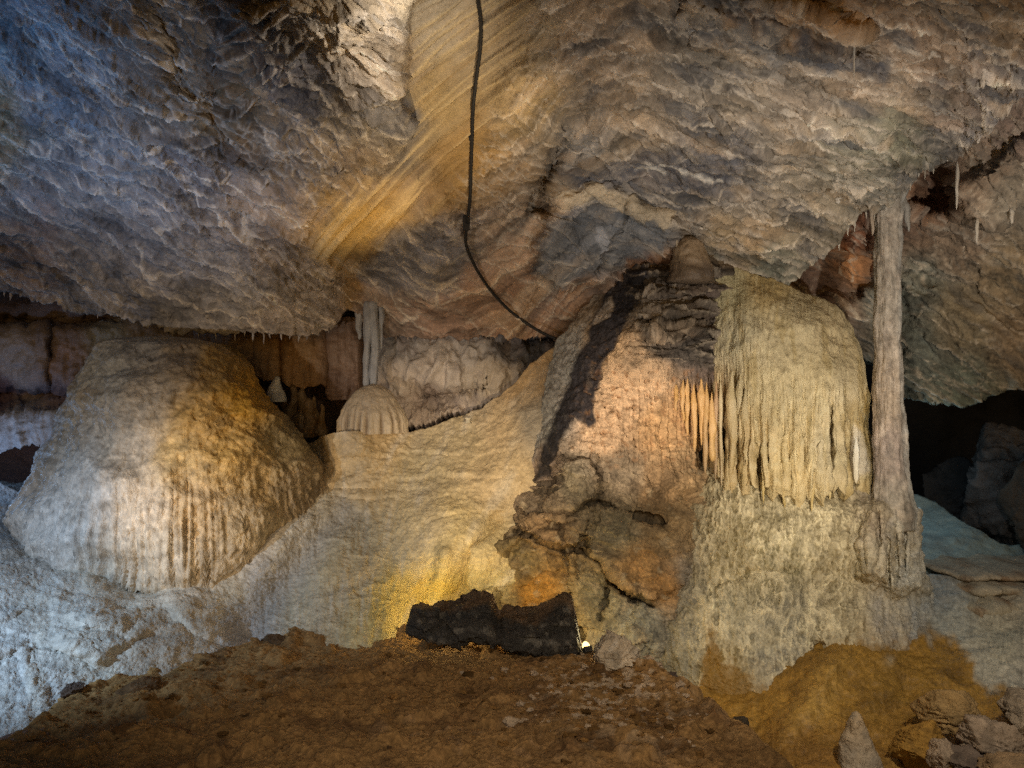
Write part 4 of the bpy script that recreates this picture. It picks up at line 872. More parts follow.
# ================================================================== COLUMN
def build_column():
    base = at(890, 500, 8.35)
    root = empty('stalagmite_column', base, 'slim pale column joining the ceiling to the flowstone cascade', 'column')
    root['kind'] = 'thing'
    vv = np.linspace(178, 530, 210)
    uu = np.interp(vv, [178, 200, 260, 340, 420, 480, 508], [889, 888, 888, 888, 889, 890, 893]) + 1.5 * perlin(st(vv / 40, 0, 2))
    hw = np.interp(vv, [178, 190, 205, 230, 300, 380, 430, 460, 478, 490, 500, 508], [30, 20, 15, 13.5, 14, 15, 16, 16.5, 17, 18.5, 20, 21])
    Yv = np.interp(vv, [178, 508], [8.30, 8.30])
    cent = at(uu, vv, Yv); r = (hw - 1.8) / F * 8.3
    def df(P, T, A):
        f = ridged(st(np.cos(A) * 2.6, np.sin(A) * 2.6, T * 2.0), 2) - .5
        return .022 * f + .016 * fbm(P * st(9, 9, 5), 4) + .012 * (ridged(P * st(6, 6, 5), 2) - .5) + .025 * perlin(P * st(3, 3, 2)) + .03 * np.exp(-((A - 5.75) / .16) ** 2) * ss(.55, .8, T)
    def cf(P, T, A):
        c = np.zeros(P.shape) + np.array((.40, .365, .32))
        c = mixc(c, (.36, .28, .21), ss(.35, .6, T) * (1 - ss(.68, .78, T)) * .6)
        c = mixc(c, (.30, .24, .22), ss(.66, .74, T) * (1 - ss(.82, .9, T)) * .6)
        c = mixc(c, (.26, .27, .27), np.exp(-((A - 5.5) / .35) ** 2) * .6)
        c = mixc(c, (.62, .62, .60), np.exp(-((A - 5.85) / .28) ** 2) * ss(.6, .8, T) * .9)
        c = mixc(c, (.20, .17, .145), ss(.0, .5, fbm(P * st(8, 8, 4), 5)) * .6); c = mixc(c, (.52, .46, .40), ss(.1, .5, fbm(P * st(9, 9, 5) + 9, 5)) * .5)
        c = c * (1 + .5 * fbm(P * st(16, 16, 9), 4) + .4 * fbm(P * 34, 3))[..., None]
        return mixc(c, (.24, .24, .22), (1 - ss(.0, .12, T)) * .7)
    rings('shaft', cent, np.stack([r, r * .95], 1), 90, M_DRAPE, cf, df, root)
    # side drapery clinging to the column's right, and thin spikes at the head
    spike('stalactite', 899.5, 400, 500, 8.27, 3.2, 3.4, M_DRAPE, (.36, .36, .34), (.60, .60, .58), root, R=40)
    for su, v0, v1, w, c in ((872, 188, 236, 4, (.40, .34, .28)), (879, 192, 225, 4, (.36, .32, .28)), (905, 196, 232, 5.5, (.30, .29, .27))):
        spike('stalactite', su, v0, v1, 8.25, w, 1.2, M_DRAPE, c, c, root, bend=4 if su > 890 else 0)
build_column()

# stump with rounded top above the pillar
def build_stump():
    vv = np.concatenate([np.linspace(236, 243, 14), np.linspace(244, 284, 30)])
    hw = np.interp(vv, [236, 238, 242, 248, 260, 284], [0, 6, 11, 15, 18, 24]); Yc = 8.72
    cent = at(np.interp(vv, [236, 284], [690, 691]), vv, Yc); r = hw / F * Yc
    o = rings('stalagmite', cent, np.stack([r, r], 1), 48, M_FLOW, lambda P, T, A: mixc(np.zeros(P.shape) + np.array((.27, .21, .15)), (.09, .07, .055), ss(.5, .9, T) * .8 + .3 * ss(0, .5, fbm(P * 6, 3))),
              lambda P, T, A: .05 * fbm(P * 4, 4) + .03 * (ridged(P * 7, 2) - .5))
    tag(o, 'blunt tan stalagmite stump with rounded top on the black cap of the pillar', 'stalagmite')
    o = spike('stalactite', 677, 200, 262, 8.68, 3.0, .7, M_DRAPE, (.30, .25, .18), (.36, .31, .25), None, R=40)
    tag(o, 'thin long stalactite hanging beside the blunt stalagmite stump', 'stalactite')
build_stump()

# ================================================================== RIBBED STALAGMITE + little column
def build_jelly():
    Yc = 9.42
    root = empty('ribbed_stalagmite', at(374, 431, Yc), 'ribbed bell shaped stalagmite with thin column above on a flowstone shelf', 'stalagmite')
    vv = np.concatenate([np.linspace(384, 391, 16), np.linspace(391.5, 433, 60)])
    hw = np.interp(vv, [384, 386, 390, 398, 410, 420, 433], [0, 8, 15, 24, 31, 34, 36])
    cent = at(374 + 0 * vv, vv, Yc); r = hw / F * Yc
    ribs_a = lambda A: np.abs(np.sin(A * 11 + 3.2 * perlin(st(np.cos(A) * 2.4, np.sin(A) * 2.4, 1)))) * (.75 + .5 * perlin(st(np.cos(A) * 6, np.sin(A) * 6, 4)))
    rings('bell', cent, np.stack([r, r * .9], 1), 200, M_FLOW,
          lambda P, T, A: mixc(mixc(np.zeros(P.shape) + np.array((.50, .42, .32)), (.16, .11, .07), (1 - ss(.15, .5, ribs_a(A))) * ss(.4, .8, T) * .8), (.34, .30, .27), ss(.1, .5, fbm(P * 5, 3)) * .5 * (1 - T)),  # grooves between the ribs get painted shade
          lambda P, T, A: ss(.35, .9, T) * .07 * (np.abs(ribs_a(A)) ** .7 - .6) + .016 * fbm(P * 9, 4) + .05 * perlin(P * 2.6), root)
    # top draped lobe
    for su, v0, v1, w0, w1, c in ((374, 300, 396, 5.0, 4.2, (.30, .30, .31)), (367, 300, 392, 4.6, 2.6, (.27, .27, .28)), (359, 300, 340, 6.0, 1.6, (.27, .25, .24)), (381, 306, 350, 4.0, 1.2, (.25, .25, .26))):
        spike('shaft', su, v0, v1, 9.60 if su in (374, 367) else 9.66, w0, w1, M_DRAPE, c, (.38, .38, .38), root, R=40, K=20, lump=.3, grow=False)
build_jelly()

def cone_stalagmite(name, u, vt, vb, Y, w, label, c0, c1, mat=M_FLOW, lean=0.0, wob=.2, blunt=.12):
    t = np.linspace(0, 1, 60)
    vv = vt + (vb - vt) * t
    hw = w * np.interp(t, [0, .03, .1, .5, 1], [0, blunt, max(blunt * 1.3, .24), .60, 1])
    cent = at(u + lean * (1 - t), vv, Y); r = hw / F * Y
    c0, c1 = np.array(c0), np.array(c1)
    o = rings(name, cent, np.stack([r, r], 1), 48, mat, lambda P, T, A: mixc(c0 + (c1 - c0) * T[..., None], c1 * .6, ss(.05, .5, fbm(P * 9, 4)) * .6),
              lambda P, T, A: (w / F * Y) * (wob * perlin(P * 3.5 / (w / 20)) + .35 * wob * fbm(P * 14, 3)) * ss(0, .2, T))
    return tag(o, label, 'stalagmite')
cone_stalagmite('stalagmite', 276, 376, 402, 9.6, 11, 'small pale blue cone stalagmite behind the shoulder of the dome', (.62, .62, .62), (.50, .50, .50), lean=1, blunt=.22)
cone_stalagmite('stalagmite', 210, 348, 361, 8.9, 4, 'tiny buff stalagmite knob on top of the dome', (.48, .42, .34), (.40, .33, .25), blunt=.4)
cone_stalagmite('stalagmite', 858, 711, 776, 6.0, 23, 'pale grey cone stalagmite with brown tip standing on the basin floor', (.30, .22, .14), (.34, .29, .23), M_ROCK, lean=-2, wob=.30, blunt=.16)
cone_stalagmite('stalagmite', 374, 456, 462, 9.0, 4.0, 'white calcite nub on the slope below the fringed flowstone wall', (.65, .6, .5), (.55, .5, .4), blunt=.7).location = [float(x) for x in at(468, 423, 9.22)]

def build_clump():
    root = empty('stalagmite_cluster', at(305, 430, 9.75), 'clump of orange brown stalagmites in the dark recess behind the dome', 'stalagmite')
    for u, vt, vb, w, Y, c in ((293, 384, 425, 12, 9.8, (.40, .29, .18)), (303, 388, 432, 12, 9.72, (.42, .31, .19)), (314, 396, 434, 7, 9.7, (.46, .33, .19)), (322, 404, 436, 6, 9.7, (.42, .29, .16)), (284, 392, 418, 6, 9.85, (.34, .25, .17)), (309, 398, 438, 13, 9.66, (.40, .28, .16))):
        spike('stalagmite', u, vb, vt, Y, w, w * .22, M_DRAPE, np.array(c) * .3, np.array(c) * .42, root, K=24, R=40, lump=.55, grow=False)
build_clump()

# ================================================================== GROUND
def build_ground():
    pix = [(-200, 860), (0, 744), (40, 712), (65, 692), (100, 680), (140, 657), (200, 650), (260, 640), (300, 633), (380, 630), (430, 631), (520, 632), (590, 645), (620, 658), (655, 668), (680, 675), (700, 690), (730, 715), (770, 745), (800, 770), (860, 830)]
    crest = [((u - CX) / F * (2.35 * F / (v - CY)), 2.35 * F / (v - CY)) for u, v in pix]
    crest = [(-9, 2.0)] + crest + [(3.0, 1.0), (0, -2.0), (-9, -2)]
    X = np.concatenate([np.linspace(-9, -4.5, 30), np.linspace(-4.45, 5.2, 720), np.linspace(5.3, 9, 20)])
    Yy = np.concatenate([np.linspace(-1.5, 4.3, 40), np.linspace(4.32, 8.2, 560), np.linspace(8.3, 9.5, 12)])
    X, Yy = np.meshgrid(X, Yy)
    q = st(X, Yy, 0)
    wx = X + .16 * fbm(q * 1.6, 4); wy = Yy + .16 * fbm(q * 1.6 + 9, 4)
    sd = poly_sd(wx, wy, crest)
    z = .05 - .58 * ss(-.12, .75, sd) + .03 * ss(-.6, -.1, sd) * (1 - ss(-.1, .1, sd))
    cl, ce_, ci, cw = plates(wx * 2.6, wy * 2.6, 31); cl2 = plates(wx * 8, wy * 8, 33)[0] + .6 * plates(wx * 19, wy * 19, 35)[0]
    z = z + .05 * fbm(q * 1.1, 4) + .03 * fbm(q * 4, 4) + .016 * fbm(q * 12, 4) + .022 * cl * ss(-.1, .4, fbm(q * 1.7 + 8, 3)) + .010 * cl2
    stones = ss(.25, .55, fbm(q * st(3.2, 3.2, 1) + 40, 2))
    z = z + .05 * stones
    # low rim of clods along the left crest, hollow, flat slabs
    rim = np.exp(-((sd + .06) / .10) ** 2) * (1 - ss(-.3, .2, X))
    z = z - .03 + .045 * rim * ss(-.1, .4, fbm(q * 3.4 + 4, 2))
    def px(u, v, z0=.05):
        Y0 = (ZC - z0) * F / (v - CY); return (u - CX) / F * Y0, Y0
    for (u, v, rx, ry, amp) in ((176, 704, .11, .10, -.20), (150, 735, .30, .16, .08), (320, 752, .20, .10, .05), (382, 744, .12, .09, .06), (190, 685, .16, .12, .07), (615, 676, .40, .22, .05), (600, 715, .6, .4, .05), (540, 690, .3, .12, .04), (460, 705, .22, .14, .04), (140, 700, .2, .12, .05), (250, 720, .25, .1, .04), (740, 722, .06, .05, -.1)):
        x0, y0 = px(u, v)
        z = z + amp * np.exp(-(((wx - x0) / rx) ** 2 + ((wy - y0) / ry) ** 2) ** 1.6)
    col = np.zeros(X.shape + (3,)) + np.array((.255, .162, .088))
    col = mixc(col, (.10, .060, .036), ss(.0, .5, fbm(q * 2.2 + 3, 4)) * .7)
    col = mixc(col, (.25, .155, .085), ss(.1, .5, fbm(q * 6 + 13, 4)) * .5)
    x0, y0 = px(615, 690)
    sp = np.exp(-(((wx - x0) / .45) ** 2 + ((wy - y0) / .8) ** 2))
    col = mixc(col, (.50, .40, .30), sp * ss(.0, .35, fbm(q * 9 + 23, 4)) * .9)
    x1, y1 = px(480, 735)
    col = mixc(col, (.25, .17, .11), np.exp(-(((wx - x1) / 1.0) ** 2 + ((wy - y1) / .5) ** 2)) * ss(.15, .45, fbm(q * 7 + 53, 4)) * .6)
    col = mixc(col, (.20, .125, .055), ss(.1, .6, sd) * ss(.5, 1.2, X))
    gr = fbm(q * 26, 3); z = z + .010 * gr + .006 * fbm(q * 55, 2)
    col = col * (1 + .45 * gr + .4 * fbm(q * 60, 2))[..., None]
    P = np.stack([X, Yy, z], -1)
    globals()['GROUND'] = (X[0], Yy[:, 0], z, sd)
    o = link('ground', P, gridfaces(*X.shape), M_SOIL, col, base=np.zeros(3))
    tag(o, 'brown earth mound on the cave floor', None, None, 'structure')
build_ground()

def build_gravel():
    gx, gy, gz, gsd = GROUND
    r = np.random.RandomState(3); V_, F_, C_ = [], [], []; n = 0
    th = np.linspace(0, PI, 6)[:, None]; ph = np.linspace(0, 2 * PI, 8, endpoint=False)[None]
    sp = np.stack(np.broadcast_arrays(np.sin(th) * np.cos(ph), np.sin(th) * np.sin(ph), np.cos(th)), -1)
    fc = gridfaces(6, 8, True)
    for k in range(620):
        if k < 300: x, y = r.normal(.75, .42), r.normal(6.15, .45)
        elif k < 480: x, y = r.normal(-2.6, 1.0), r.normal(6.2, .6)
        else: x, y = r.uniform(-4.2, 4.4), r.uniform(4.6, 7.4)
        i, j = int(np.clip(np.searchsorted(gy, y), 0, len(gy) - 1)), int(np.clip(np.searchsorted(gx, x), 0, len(gx) - 1))
        s_ = .007 + .022 * r.uniform() ** 3 + (.02 if r.uniform() < .02 else 0)
        rad = 1 + .35 * r.normal(size=sp.shape[:2]); rad[0] = rad[0].mean(); rad[-1] = rad[-1].mean()
        P = sp * rad[..., None] * np.array([1.3, 1.1, .7]) * s_ + np.array([x, y, gz[i, j] + s_ * .2])
        pale = k < 300 and r.uniform() < .5
        c = np.array((.42, .33, .25)) if pale else np.array((.15, .09, .045)) * r.uniform(.45, 1.9)
        V_.append(P.reshape(-1, 3)); F_.append(fc + n); C_.append(np.tile(c, (48, 1))); n += 48
    o = link('gravel', np.concatenate(V_), np.concatenate(F_), M_SOIL, np.concatenate(C_), base=np.zeros(3), smooth=False)
    tag(o, 'small stones and clods strewn over the brown earth mound', None, None, 'stuff')
build_gravel()

# ================================================================== RIGHT BANK: pale flowstone above, ochre below
def build_bank():
    u = np.concatenate([np.arange(690, 1036, 1.5), np.linspace(1040, 1380, 50)])
    vt = curve([(690, 640), (880, 600), (930, 575), (960, 580), (1000, 590), (1380, 600)])
    U, V = uv_cols(u, vt, lambda x: 840 + 0 * x, 190)
    D = depth_field([(690, 650, 8.2), (690, 720, 7.0), (740, 760, 6.45), (740, 700, 7.25), (780, 690, 7.2), (800, 740, 6.5), (840, 680, 7.1), (830, 655, 7.4), (850, 720, 6.65), (880, 600, 8.6), (900, 650, 7.6), (890, 720, 6.75), (930, 580, 8.7), (960, 640, 7.75), (950, 690, 7.2), (1000, 600, 8.3),
                     (1024, 640, 7.6), (1024, 700, 6.9), (1024, 768, 6.0), (900, 768, 6.05), (800, 768, 6.1), (740, 830, 5.5), (1000, 830, 5.4), (1380, 620, 7.2), (1380, 830, 4.8)], 40)
    wu = U + 6 * fbm(st(U / 30, V / 30, 1), 3); wv = V + 6 * fbm(st(U / 30, V / 30, 9), 3)
    Y = D(U, V)
    Y = Y - .16 * np.exp(-(seg_dist(wu, wv, [(838, 662), (815, 690), (790, 730)]) / 14) ** 2) + .12 * np.exp(-(seg_dist(wu, wv, [(900, 655), (905, 700), (880, 735)]) / 16) ** 2)
    P0 = at(U, V, Y)
    d = .07 * fbm(P0 * 1.5, 3) + .03 * ridged(P0 * 3, 2) + .02 * fbm(P0 * 7, 4) + .01 * fbm(P0 * 18, 3)
    col = zones([(950, 620, (.40, .40, .36)), (1000, 640, (.42, .40, .33)), (1010, 600, (.42, .38, .31)), (940, 600, (.30, .31, .31)), (900, 600, (.30, .30, .30)), (1020, 680, (.40, .38, .33)), (980, 660, (.42, .40, .34))], eps=300)(wu, wv)
    tide = curve([(690, 610), (880, 628), (930, 632), (948, 634), (958, 640), (966, 655), (974, 676), (988, 690), (1005, 690), (1024, 698), (1380, 720)])
    wet = ss(-9, 12, wv + 14 * fbm(st(U / 14, V / 14, 3), 4) - tide(wu))
    oc = np.zeros_like(col) + np.array((.29, .18, .07))
    oc = mixc(oc, (.15, .09, .035), ss(-.1, .4, fbm(P0 * 2.6 + 3, 4)) * .7)
    oc = mixc(oc, (.38, .255, .11), inside(wu, wv, [(825, 662), (850, 660), (830, 720), (790, 750), (770, 745), (800, 700)], 12) * .6)
    oc = mixc(oc, (.17, .095, .04), ss(700, 760, wv + 20 * fbm(P0 * 3, 2)) * .7)
    col = mixc(col, (0, 0, 0), wet) + oc * wet[..., None]
    col = mixc(col, (.62, .55, .42), np.exp(-(((wu - 888) / 5) ** 2 + ((wv - 664) / 4) ** 2)) * .5)
    col = col * (1 + .35 * fbm(P0 * 12, 4) + .4 * fbm(st(U / 3, V / 3, 14), 2))[..., None]
    o = sheet('flowstone_bank', U, V, Y, d, col, M_FLOW, [('top', (0, .5, -.05)), ('left', (-.1, .6, 0))])
    tag(o, 'low flowstone bank on the right, pale above and ochre below a tide line', 'flowstone')
build_bank()

# floor of the dark hollow, its boulders and ledges
def build_hollow():
    u = np.concatenate([np.arange(880, 1036, 1.6), np.linspace(1040, 1360, 40)])
    vt = curve([(880, 490), (915, 494), (935, 500), (960, 520), (1000, 545), (1360, 560)])
    U, V = uv_cols(u, vt, lambda x: 620 + 0 * x, 80)
    D = depth_field([(880, 495, 10.8), (940, 500, 10.6), (960, 530, 9.9), (940, 555, 9.3), (1024, 550, 9.6), (1024, 600, 8.7), (900, 610, 8.8), (1360, 580, 8.5)], 40)
    Y = D(U, V); P0 = at(U, V, Y)
    d = .05 * fbm(P0 * 2, 4) + .02 * fbm(P0 * 8, 4)
    col = np.zeros(P0.shape) + np.array((.28, .33, .33)); col = mixc(col, (.14, .15, .15), ss(0, .5, fbm(P0 * 3, 4)) * .6)
    o = sheet('hollow_floor', U, V, Y, d, col, M_FLOW, [('top', (0, .8, -.1))])
    tag(o, 'sloping blue grey floor inside the dark hollow', None, None, 'structure')
build_hollow()

def lump(name, u, v, Y, ru, rv, ry, label, cat, col, mat, seed, group=None, facet=.22, K=110, R=70, tilt=0.0, dust=None, flat=0.0):
    """an angular boulder: sphere pushed in by random planes, then roughened"""
    rs = np.random.RandomState(seed)
    th = np.linspace(0, PI, R)[:, None]; ph = np.linspace(0, 2 * PI, K, endpoint=False)[None]
    S_ = np.stack(np.broadcast_arrays(np.sin(th) * np.cos(ph), np.sin(th) * np.sin(ph), np.cos(th)), -1)
    rad = np.full(S_.shape[:2], 1.15)
    for _ in range(22):
        n = rs.normal(size=3); n /= np.linalg.norm(n); hgt = rs.uniform(.55, .95)
        dn = S_ @ n
        rad = np.minimum(rad, np.where(dn > .05, hgt / np.maximum(dn, .05), 9))
    pa, pb = plates(S_[..., 0] * 2.2 + S_[..., 1] * .8 + 9, S_[..., 2] * 3.5 + S_[..., 1] * .6, seed)[0], plates(S_[..., 0] * 5 + S_[..., 1] * 2 + 9, S_[..., 2] * 8 + S_[..., 1], seed + 3)[0]
    rad = rad + facet * (.20 * fbm(S_ * 2.2 + seed, 4) + .12 * (ridged(S_ * 4 + seed, 2) - .5) + .35 * pa + .16 * pb)
    Q = S_ * rad[..., None] * np.array([ru / F * Y, ry, rv / F * Y])
    Q = Q + .012 * fbm(Q * 18 + seed, 3)[..., None] * S_
    if tilt:
        c, s = math.cos(tilt), math.sin(tilt)
        Q = np.stack([Q[..., 0] * c - Q[..., 2] * s, Q[..., 1], Q[..., 0] * s + Q[..., 2] * c], -1)
    if flat:
        lo = Q[..., 2].min(); Q[..., 2] = np.maximum(Q[..., 2], lo * (1 - flat))
    cc = np.zeros(Q.shape) + np.array(col)
    cc = mixc(cc, np.array(col) * .45, ss(0, .5, fbm(Q * 7 + seed, 4)) * .6)
    cc = mixc(cc, np.minimum(np.array(col) * 1.7, .6), ss(.2, .5, fbm(Q * 9 + seed + 5, 4)) * .35)
    if dust is not None:
        cc = mixc(cc, dust, ss(.2, .7, S_[..., 2] * rad + .5 * fbm(Q * 5 + seed, 3)) * .8)
    P = Q + at(u, v, Y)
    o = link(name, P, gridfaces(R, K, True), mat, cc)
    return tag(o, label, cat, group)

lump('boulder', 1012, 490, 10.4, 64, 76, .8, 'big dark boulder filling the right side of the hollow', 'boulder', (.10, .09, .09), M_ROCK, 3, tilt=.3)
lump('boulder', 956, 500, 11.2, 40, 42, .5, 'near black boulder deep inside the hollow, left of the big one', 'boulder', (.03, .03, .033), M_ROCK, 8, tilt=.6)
lump('boulder', 1040, 515, 9.5, 40, 60, .5, 'brown boulder at the right rim of the hollow', 'boulder', (.07, .058, .05), M_ROCK, 14)

def build_ledges():
    for i, (u0, u1, v0, v1, Y0, col, lab) in enumerate(((926, 1080, 563, 571, 8.95, (.38, .34, .28), 'upper thin rock ledge below the blue hollow floor'), (938, 1110, 574, 586, 8.8, (.40, .36, .29), 'middle rock ledge under the dark hollow, overhanging a rusty slot'),
                                                        (930, 1120, 590, 606, 8.6, (.42, .38, .30), 'lowest and thickest pale rock ledge at the top of the right bank'))):
        K, R = 150, 22
        uu = np.linspace(u0, u1, K)
        fr = .16 * fbm(st(uu / 18, i, 0), 4)
        a = np.linspace(0, 2 * PI, R, endpoint=False)[:, None]
        end = np.clip(np.sin(np.linspace(0, PI, K)) * 3, 0, 1) ** .5
        mid = (v0 + v1) / 2 + 4 * perlin(st(uu / 30, i, 5)); hh = (v1 - v0) / 2 * (1 + .4 * perlin(st(uu / 14, i, 7))) * (.15 + .85 * end)
        c = at(uu, mid, Y0)
        P = np.stack(np.broadcast_arrays(c[None, :, 0] + 0 * a, c[None, :, 1] + (.55 * end + fr) * np.sign(np.cos(a)) * np.abs(np.cos(a)) ** .7, c[None, :, 2] + (hh / F * Y0) * np.sign(np.sin(a)) * np.abs(np.sin(a)) ** .6), -1).copy()
        P = P + .02 * fbm(P * 8, 4)[..., None] * np.array([0, 1, 1])
        cc = np.zeros(P.shape) + np.array(col); cc = mixc(cc, (.20, .12, .07), ss(0, .5, fbm(P * 4, 4)) * .7)
        P = np.concatenate([P, P[:1]], 0); cc = np.concatenate([cc, cc[:1]], 0)
        P[:, 0] = P[:, 0].mean(0); P[:, -1] = P[:, -1].mean(0)
        tag(link('rock_ledge', P, gridfaces(R + 1, K), M_ROCK, cc), lab, 'ledge')
build_ledges()

# ================================================================== BLACK BOULDER and its lamp
def build_black():
    top = scurve([(406, 626), (410, 608), (418, 605), (430, 606), (445, 601), (460, 597), (472, 592), (484, 590), (490, 593), (497, 604), (508, 608), (530, 607), (545, 602), (556, 598), (566, 597), (574, 601), (578, 616), (580, 636), (585, 650)], 1)
    bot = scurve([(406, 628), (412, 634), (430, 639), (460, 643), (490, 648), (520, 655), (560, 658), (585, 656)], 2)
    K, R = 230, 90
    uu = np.linspace(406, 585, K); Yc = 7.12
    endw = np.clip(np.minimum((uu - 406) / 22, (585 - uu) / 10), 0, 1) ** .5
    tv = top(uu) + 1.6 * perlin(st(uu / 9, 0, 1)); bv = bot(uu) + 1.0 * perlin(st(uu / 6, 0, 3))
    a = np.linspace(0, 2 * PI, R, endpoint=False)[:, None]
    mid, hh = (tv + bv) / 2, (bv - tv) / 2
    ca, sa = np.cos(a), np.sin(a)
    Yr = Yc + .26 * (.15 + .85 * endw) * np.sign(ca) * np.abs(ca) ** .9 + .10 * sa
    vv = mid - hh * np.sign(sa) * np.abs(sa) ** .9
    c = at(uu, mid, Yc)
    P = np.stack(np.broadcast_arrays(c[None, :, 0] + 0 * a, Yr, ZC - (vv - CY) / F * Yc), -1).copy()
    h = fbm(P * st(2.6, 2.6, 2.6), 3); T, r = terrace(h, 5, .2); pl = plates(P[..., 0] * 3.6 + .4 * np.sin(a), a * 1.25 + P[..., 0], 57)[0]; pl2 = plates(P[..., 0] * 13, a * 4 + 0 * P[..., 0], 53)[0]
    n = np.stack(np.broadcast_arrays(0 * ca, ca, sa), -1) * np.ones(P.shape)
    d = -.06 * (T - h) + .075 * pl + .014 * pl2 + .02 * fbm(P * 3.5 + 7, 3) + .006 * fbm(P * 10, 3) + .04 * (ridged(P * 4, 2) - .6)
    d = d - .07 - .06 * np.exp(-((uu - 499) / 4) ** 2)
    P = P + n * (d * endw)[..., None]
    cc = np.zeros(P.shape) + np.array((.045, .040, .036))
    cc = mixc(cc, (.22, .20, .175), ss(.15, .5, fbm(P * 9, 4)) * .7)
    cc = mixc(cc, (.15, .09, .05), ss(.55, .95, sa + .6 * fbm(P * 4, 3)) * .75)
    P = np.concatenate([P, P[:1]], 0); cc = np.concatenate([cc, cc[:1]], 0)
    P[:, 0] = P[:, 0].mean(0); P[:, -1] = P[:, -1].mean(0)
    tag(link('boulder', P, gridfaces(R + 1, K), M_BLACK, cc), 'long jagged black boulder lying on the brown mound in front of the lamp', 'boulder')
build_black()

def box(center, size, ax):
    """8 verts of a box with axes ax (3x3 rows)"""
    q = np.array([[x, y, z] for x in (-1, 1) for y in (-1, 1) for z in (-1, 1)], float) * np.array(size) / 2
    return np.array(center) + q @ np.array(ax)
BOXF = [(0, 1, 3, 2), (4, 6, 7, 5), (0, 4, 5, 1), (2, 3, 7, 6), (0, 2, 6, 4), (1, 5, 7, 3)]

M_HOUSE = plain('lamp_housing', (.03, .03, .03), .5)
M_LENS = plain('lamp_lens', (.9, .85, .7), .3, emit=(1, .70, .26), es=2.2)
M_CABLE = plain('cable_rubber', (.012, .011, .011), .6)

def bevel(o, w=.004):
    m = o.modifiers.new('bevel', 'BEVEL'); m.width = w; m.segments = 2

def build_lamp():
    p = at(586, 646, 6.98)
    root = empty('floodlight', p - np.array([0, 0, .06]), 'small lit floodlight peeping out beside the right end of the black boulder', 'lamp')
    d = np.array([-.25, .55, .8]); d /= np.linalg.norm(d)      # beam direction: up and back at the flowstone
    x = np.cross(d, [0, 0, 1]); x /= np.linalg.norm(x); y = np.cross(x, d)
    ax = np.array([x, d, y])
    h = link('housing', box(p - d * .035, (.075, .05, .065), ax), BOXF, M_HOUSE, parent=root, smooth=False); bevel(h)
    # domed glass
    t = np.linspace(0, 1, 10)[:, None]; a = np.linspace(0, 2 * PI, 28, endpoint=False)[None]
    rr = np.cos(t * PI / 2); hh = 1.2 * np.sin(t * PI / 2)
    P = p - d * .008 + (rr * np.cos(a))[..., None] * x * .034 + (rr * np.sin(a))[..., None] * y * .03 + (hh + 0 * a)[..., None] * d * .04
    link('lens', P, gridfaces(10, 28, True), M_LENS, parent=root)
    b = link('bracket', box(p - d * .05 - np.array([0, 0, .05]), (.09, .012, .02), ax), BOXF, M_HOUSE, parent=root, smooth=False); bevel(b, .003)
build_lamp()

# ================================================================== loose stones
lump('rock', 618, 655, 6.66, 28, 22, .24, 'pale crusted rock on the crest of the mound right of the black boulder', 'rock', (.55, .46, .36), M_ROCK, 24, facet=.3)
lump('rock', 668, 677, 6.7, 11, 6, .09, 'small dark stone lying right of the pale crusted rock', 'rock', (.07, .05, .04), M_ROCK, 22)
lump('rock', 948, 712, 6.35, 36, 26, .3, 'rounded ochre and white boulder, topmost of the bottom right pile', 'rock', (.30, .20, .10), M_ROCK, 31, tilt=.25)
lump('rock', 990, 742, 5.9, 46, 30, .3, 'broad grey slab in the bottom right pile', 'rock', (.25, .19, .14), M_ROCK, 32, tilt=-.35)
lump('rock', 1026, 716, 6.2, 28, 20, .25, 'grey stone cut by the right edge of the picture', 'rock', (.25, .20, .15), M_ROCK, 33, tilt=.5)
lump('rock', 942, 755, 5.85, 17, 17, .15, 'small pale upright stone at the left foot of the bottom right pile', 'rock', (.29, .22, .16), M_ROCK, 34)
lump('rock', 972, 762, 5.75, 26, 12, .2, 'dark low stone tucked under the broad grey slab', 'rock', (.12, .09, .07), M_ROCK, 35)
lump('rock', 1012, 770, 5.5, 40, 16, .25, 'flat brown stone along the bottom of the picture by the grey slab', 'rock', (.22, .15, .09), M_ROCK, 36)
lump('rock', 918, 742, 6.1, 30, 22, .2, 'low ochre stone sunk in clay left of the bottom right pile', 'rock', (.26, .15, .05), M_ROCK, 37)
lump('rock', 198, 660, 6.95, 20, 8, .15, 'dark flat stone on the crest of the mound, below the slope gully', 'rock', (.085, .06, .045), M_ROCK, 41, tilt=-.1)
lump('rock', 275, 641, 7.3, 17, 6, .12, 'low dark stone at the top edge of the mound left of the black boulder', 'rock', (.09, .055, .03), M_ROCK, 42)
lump('rock', 72, 690, 6.1, 14, 7, .12, 'dark clod at the left edge of the mound', 'rock', (.10, .07, .055), M_ROCK, 43)
lump('rock', 22, 738, 5.35, 22, 9, .13, 'pale violet stone at the lower left corner of the mound', 'rock', (.26, .19, .17), M_ROCK, 44)
lump('rock', 152, 738, 5.4, 40, 12, .2, 'flat brown slab half buried in the left of the mound', 'rock', (.15, .09, .05), M_SOIL, 45, tilt=-.15)
lump('rock', 326, 752, 5.15, 22, 6, .12, 'small flat dark stone low on the mound, under its centre', 'rock', (.10, .06, .035), M_SOIL, 46)
lump('rock', 384, 745, 5.25, 16, 5, .1, 'thin dark stone on the mound beside the small flat one', 'rock', (.08, .05, .03), M_SOIL, 47)
lump('rock', 140, 690, 6.2, 30, 9, .2, 'long low clod near the left crest of the mound', 'rock', (.12, .075, .045), M_SOIL, 48, tilt=.2)
lump('rock', 742, 722, 6.4, 8, 6, .08, 'little black stone at the foot of the ochre stained cascade', 'rock', (.04, .03, .02), M_ROCK, 49)

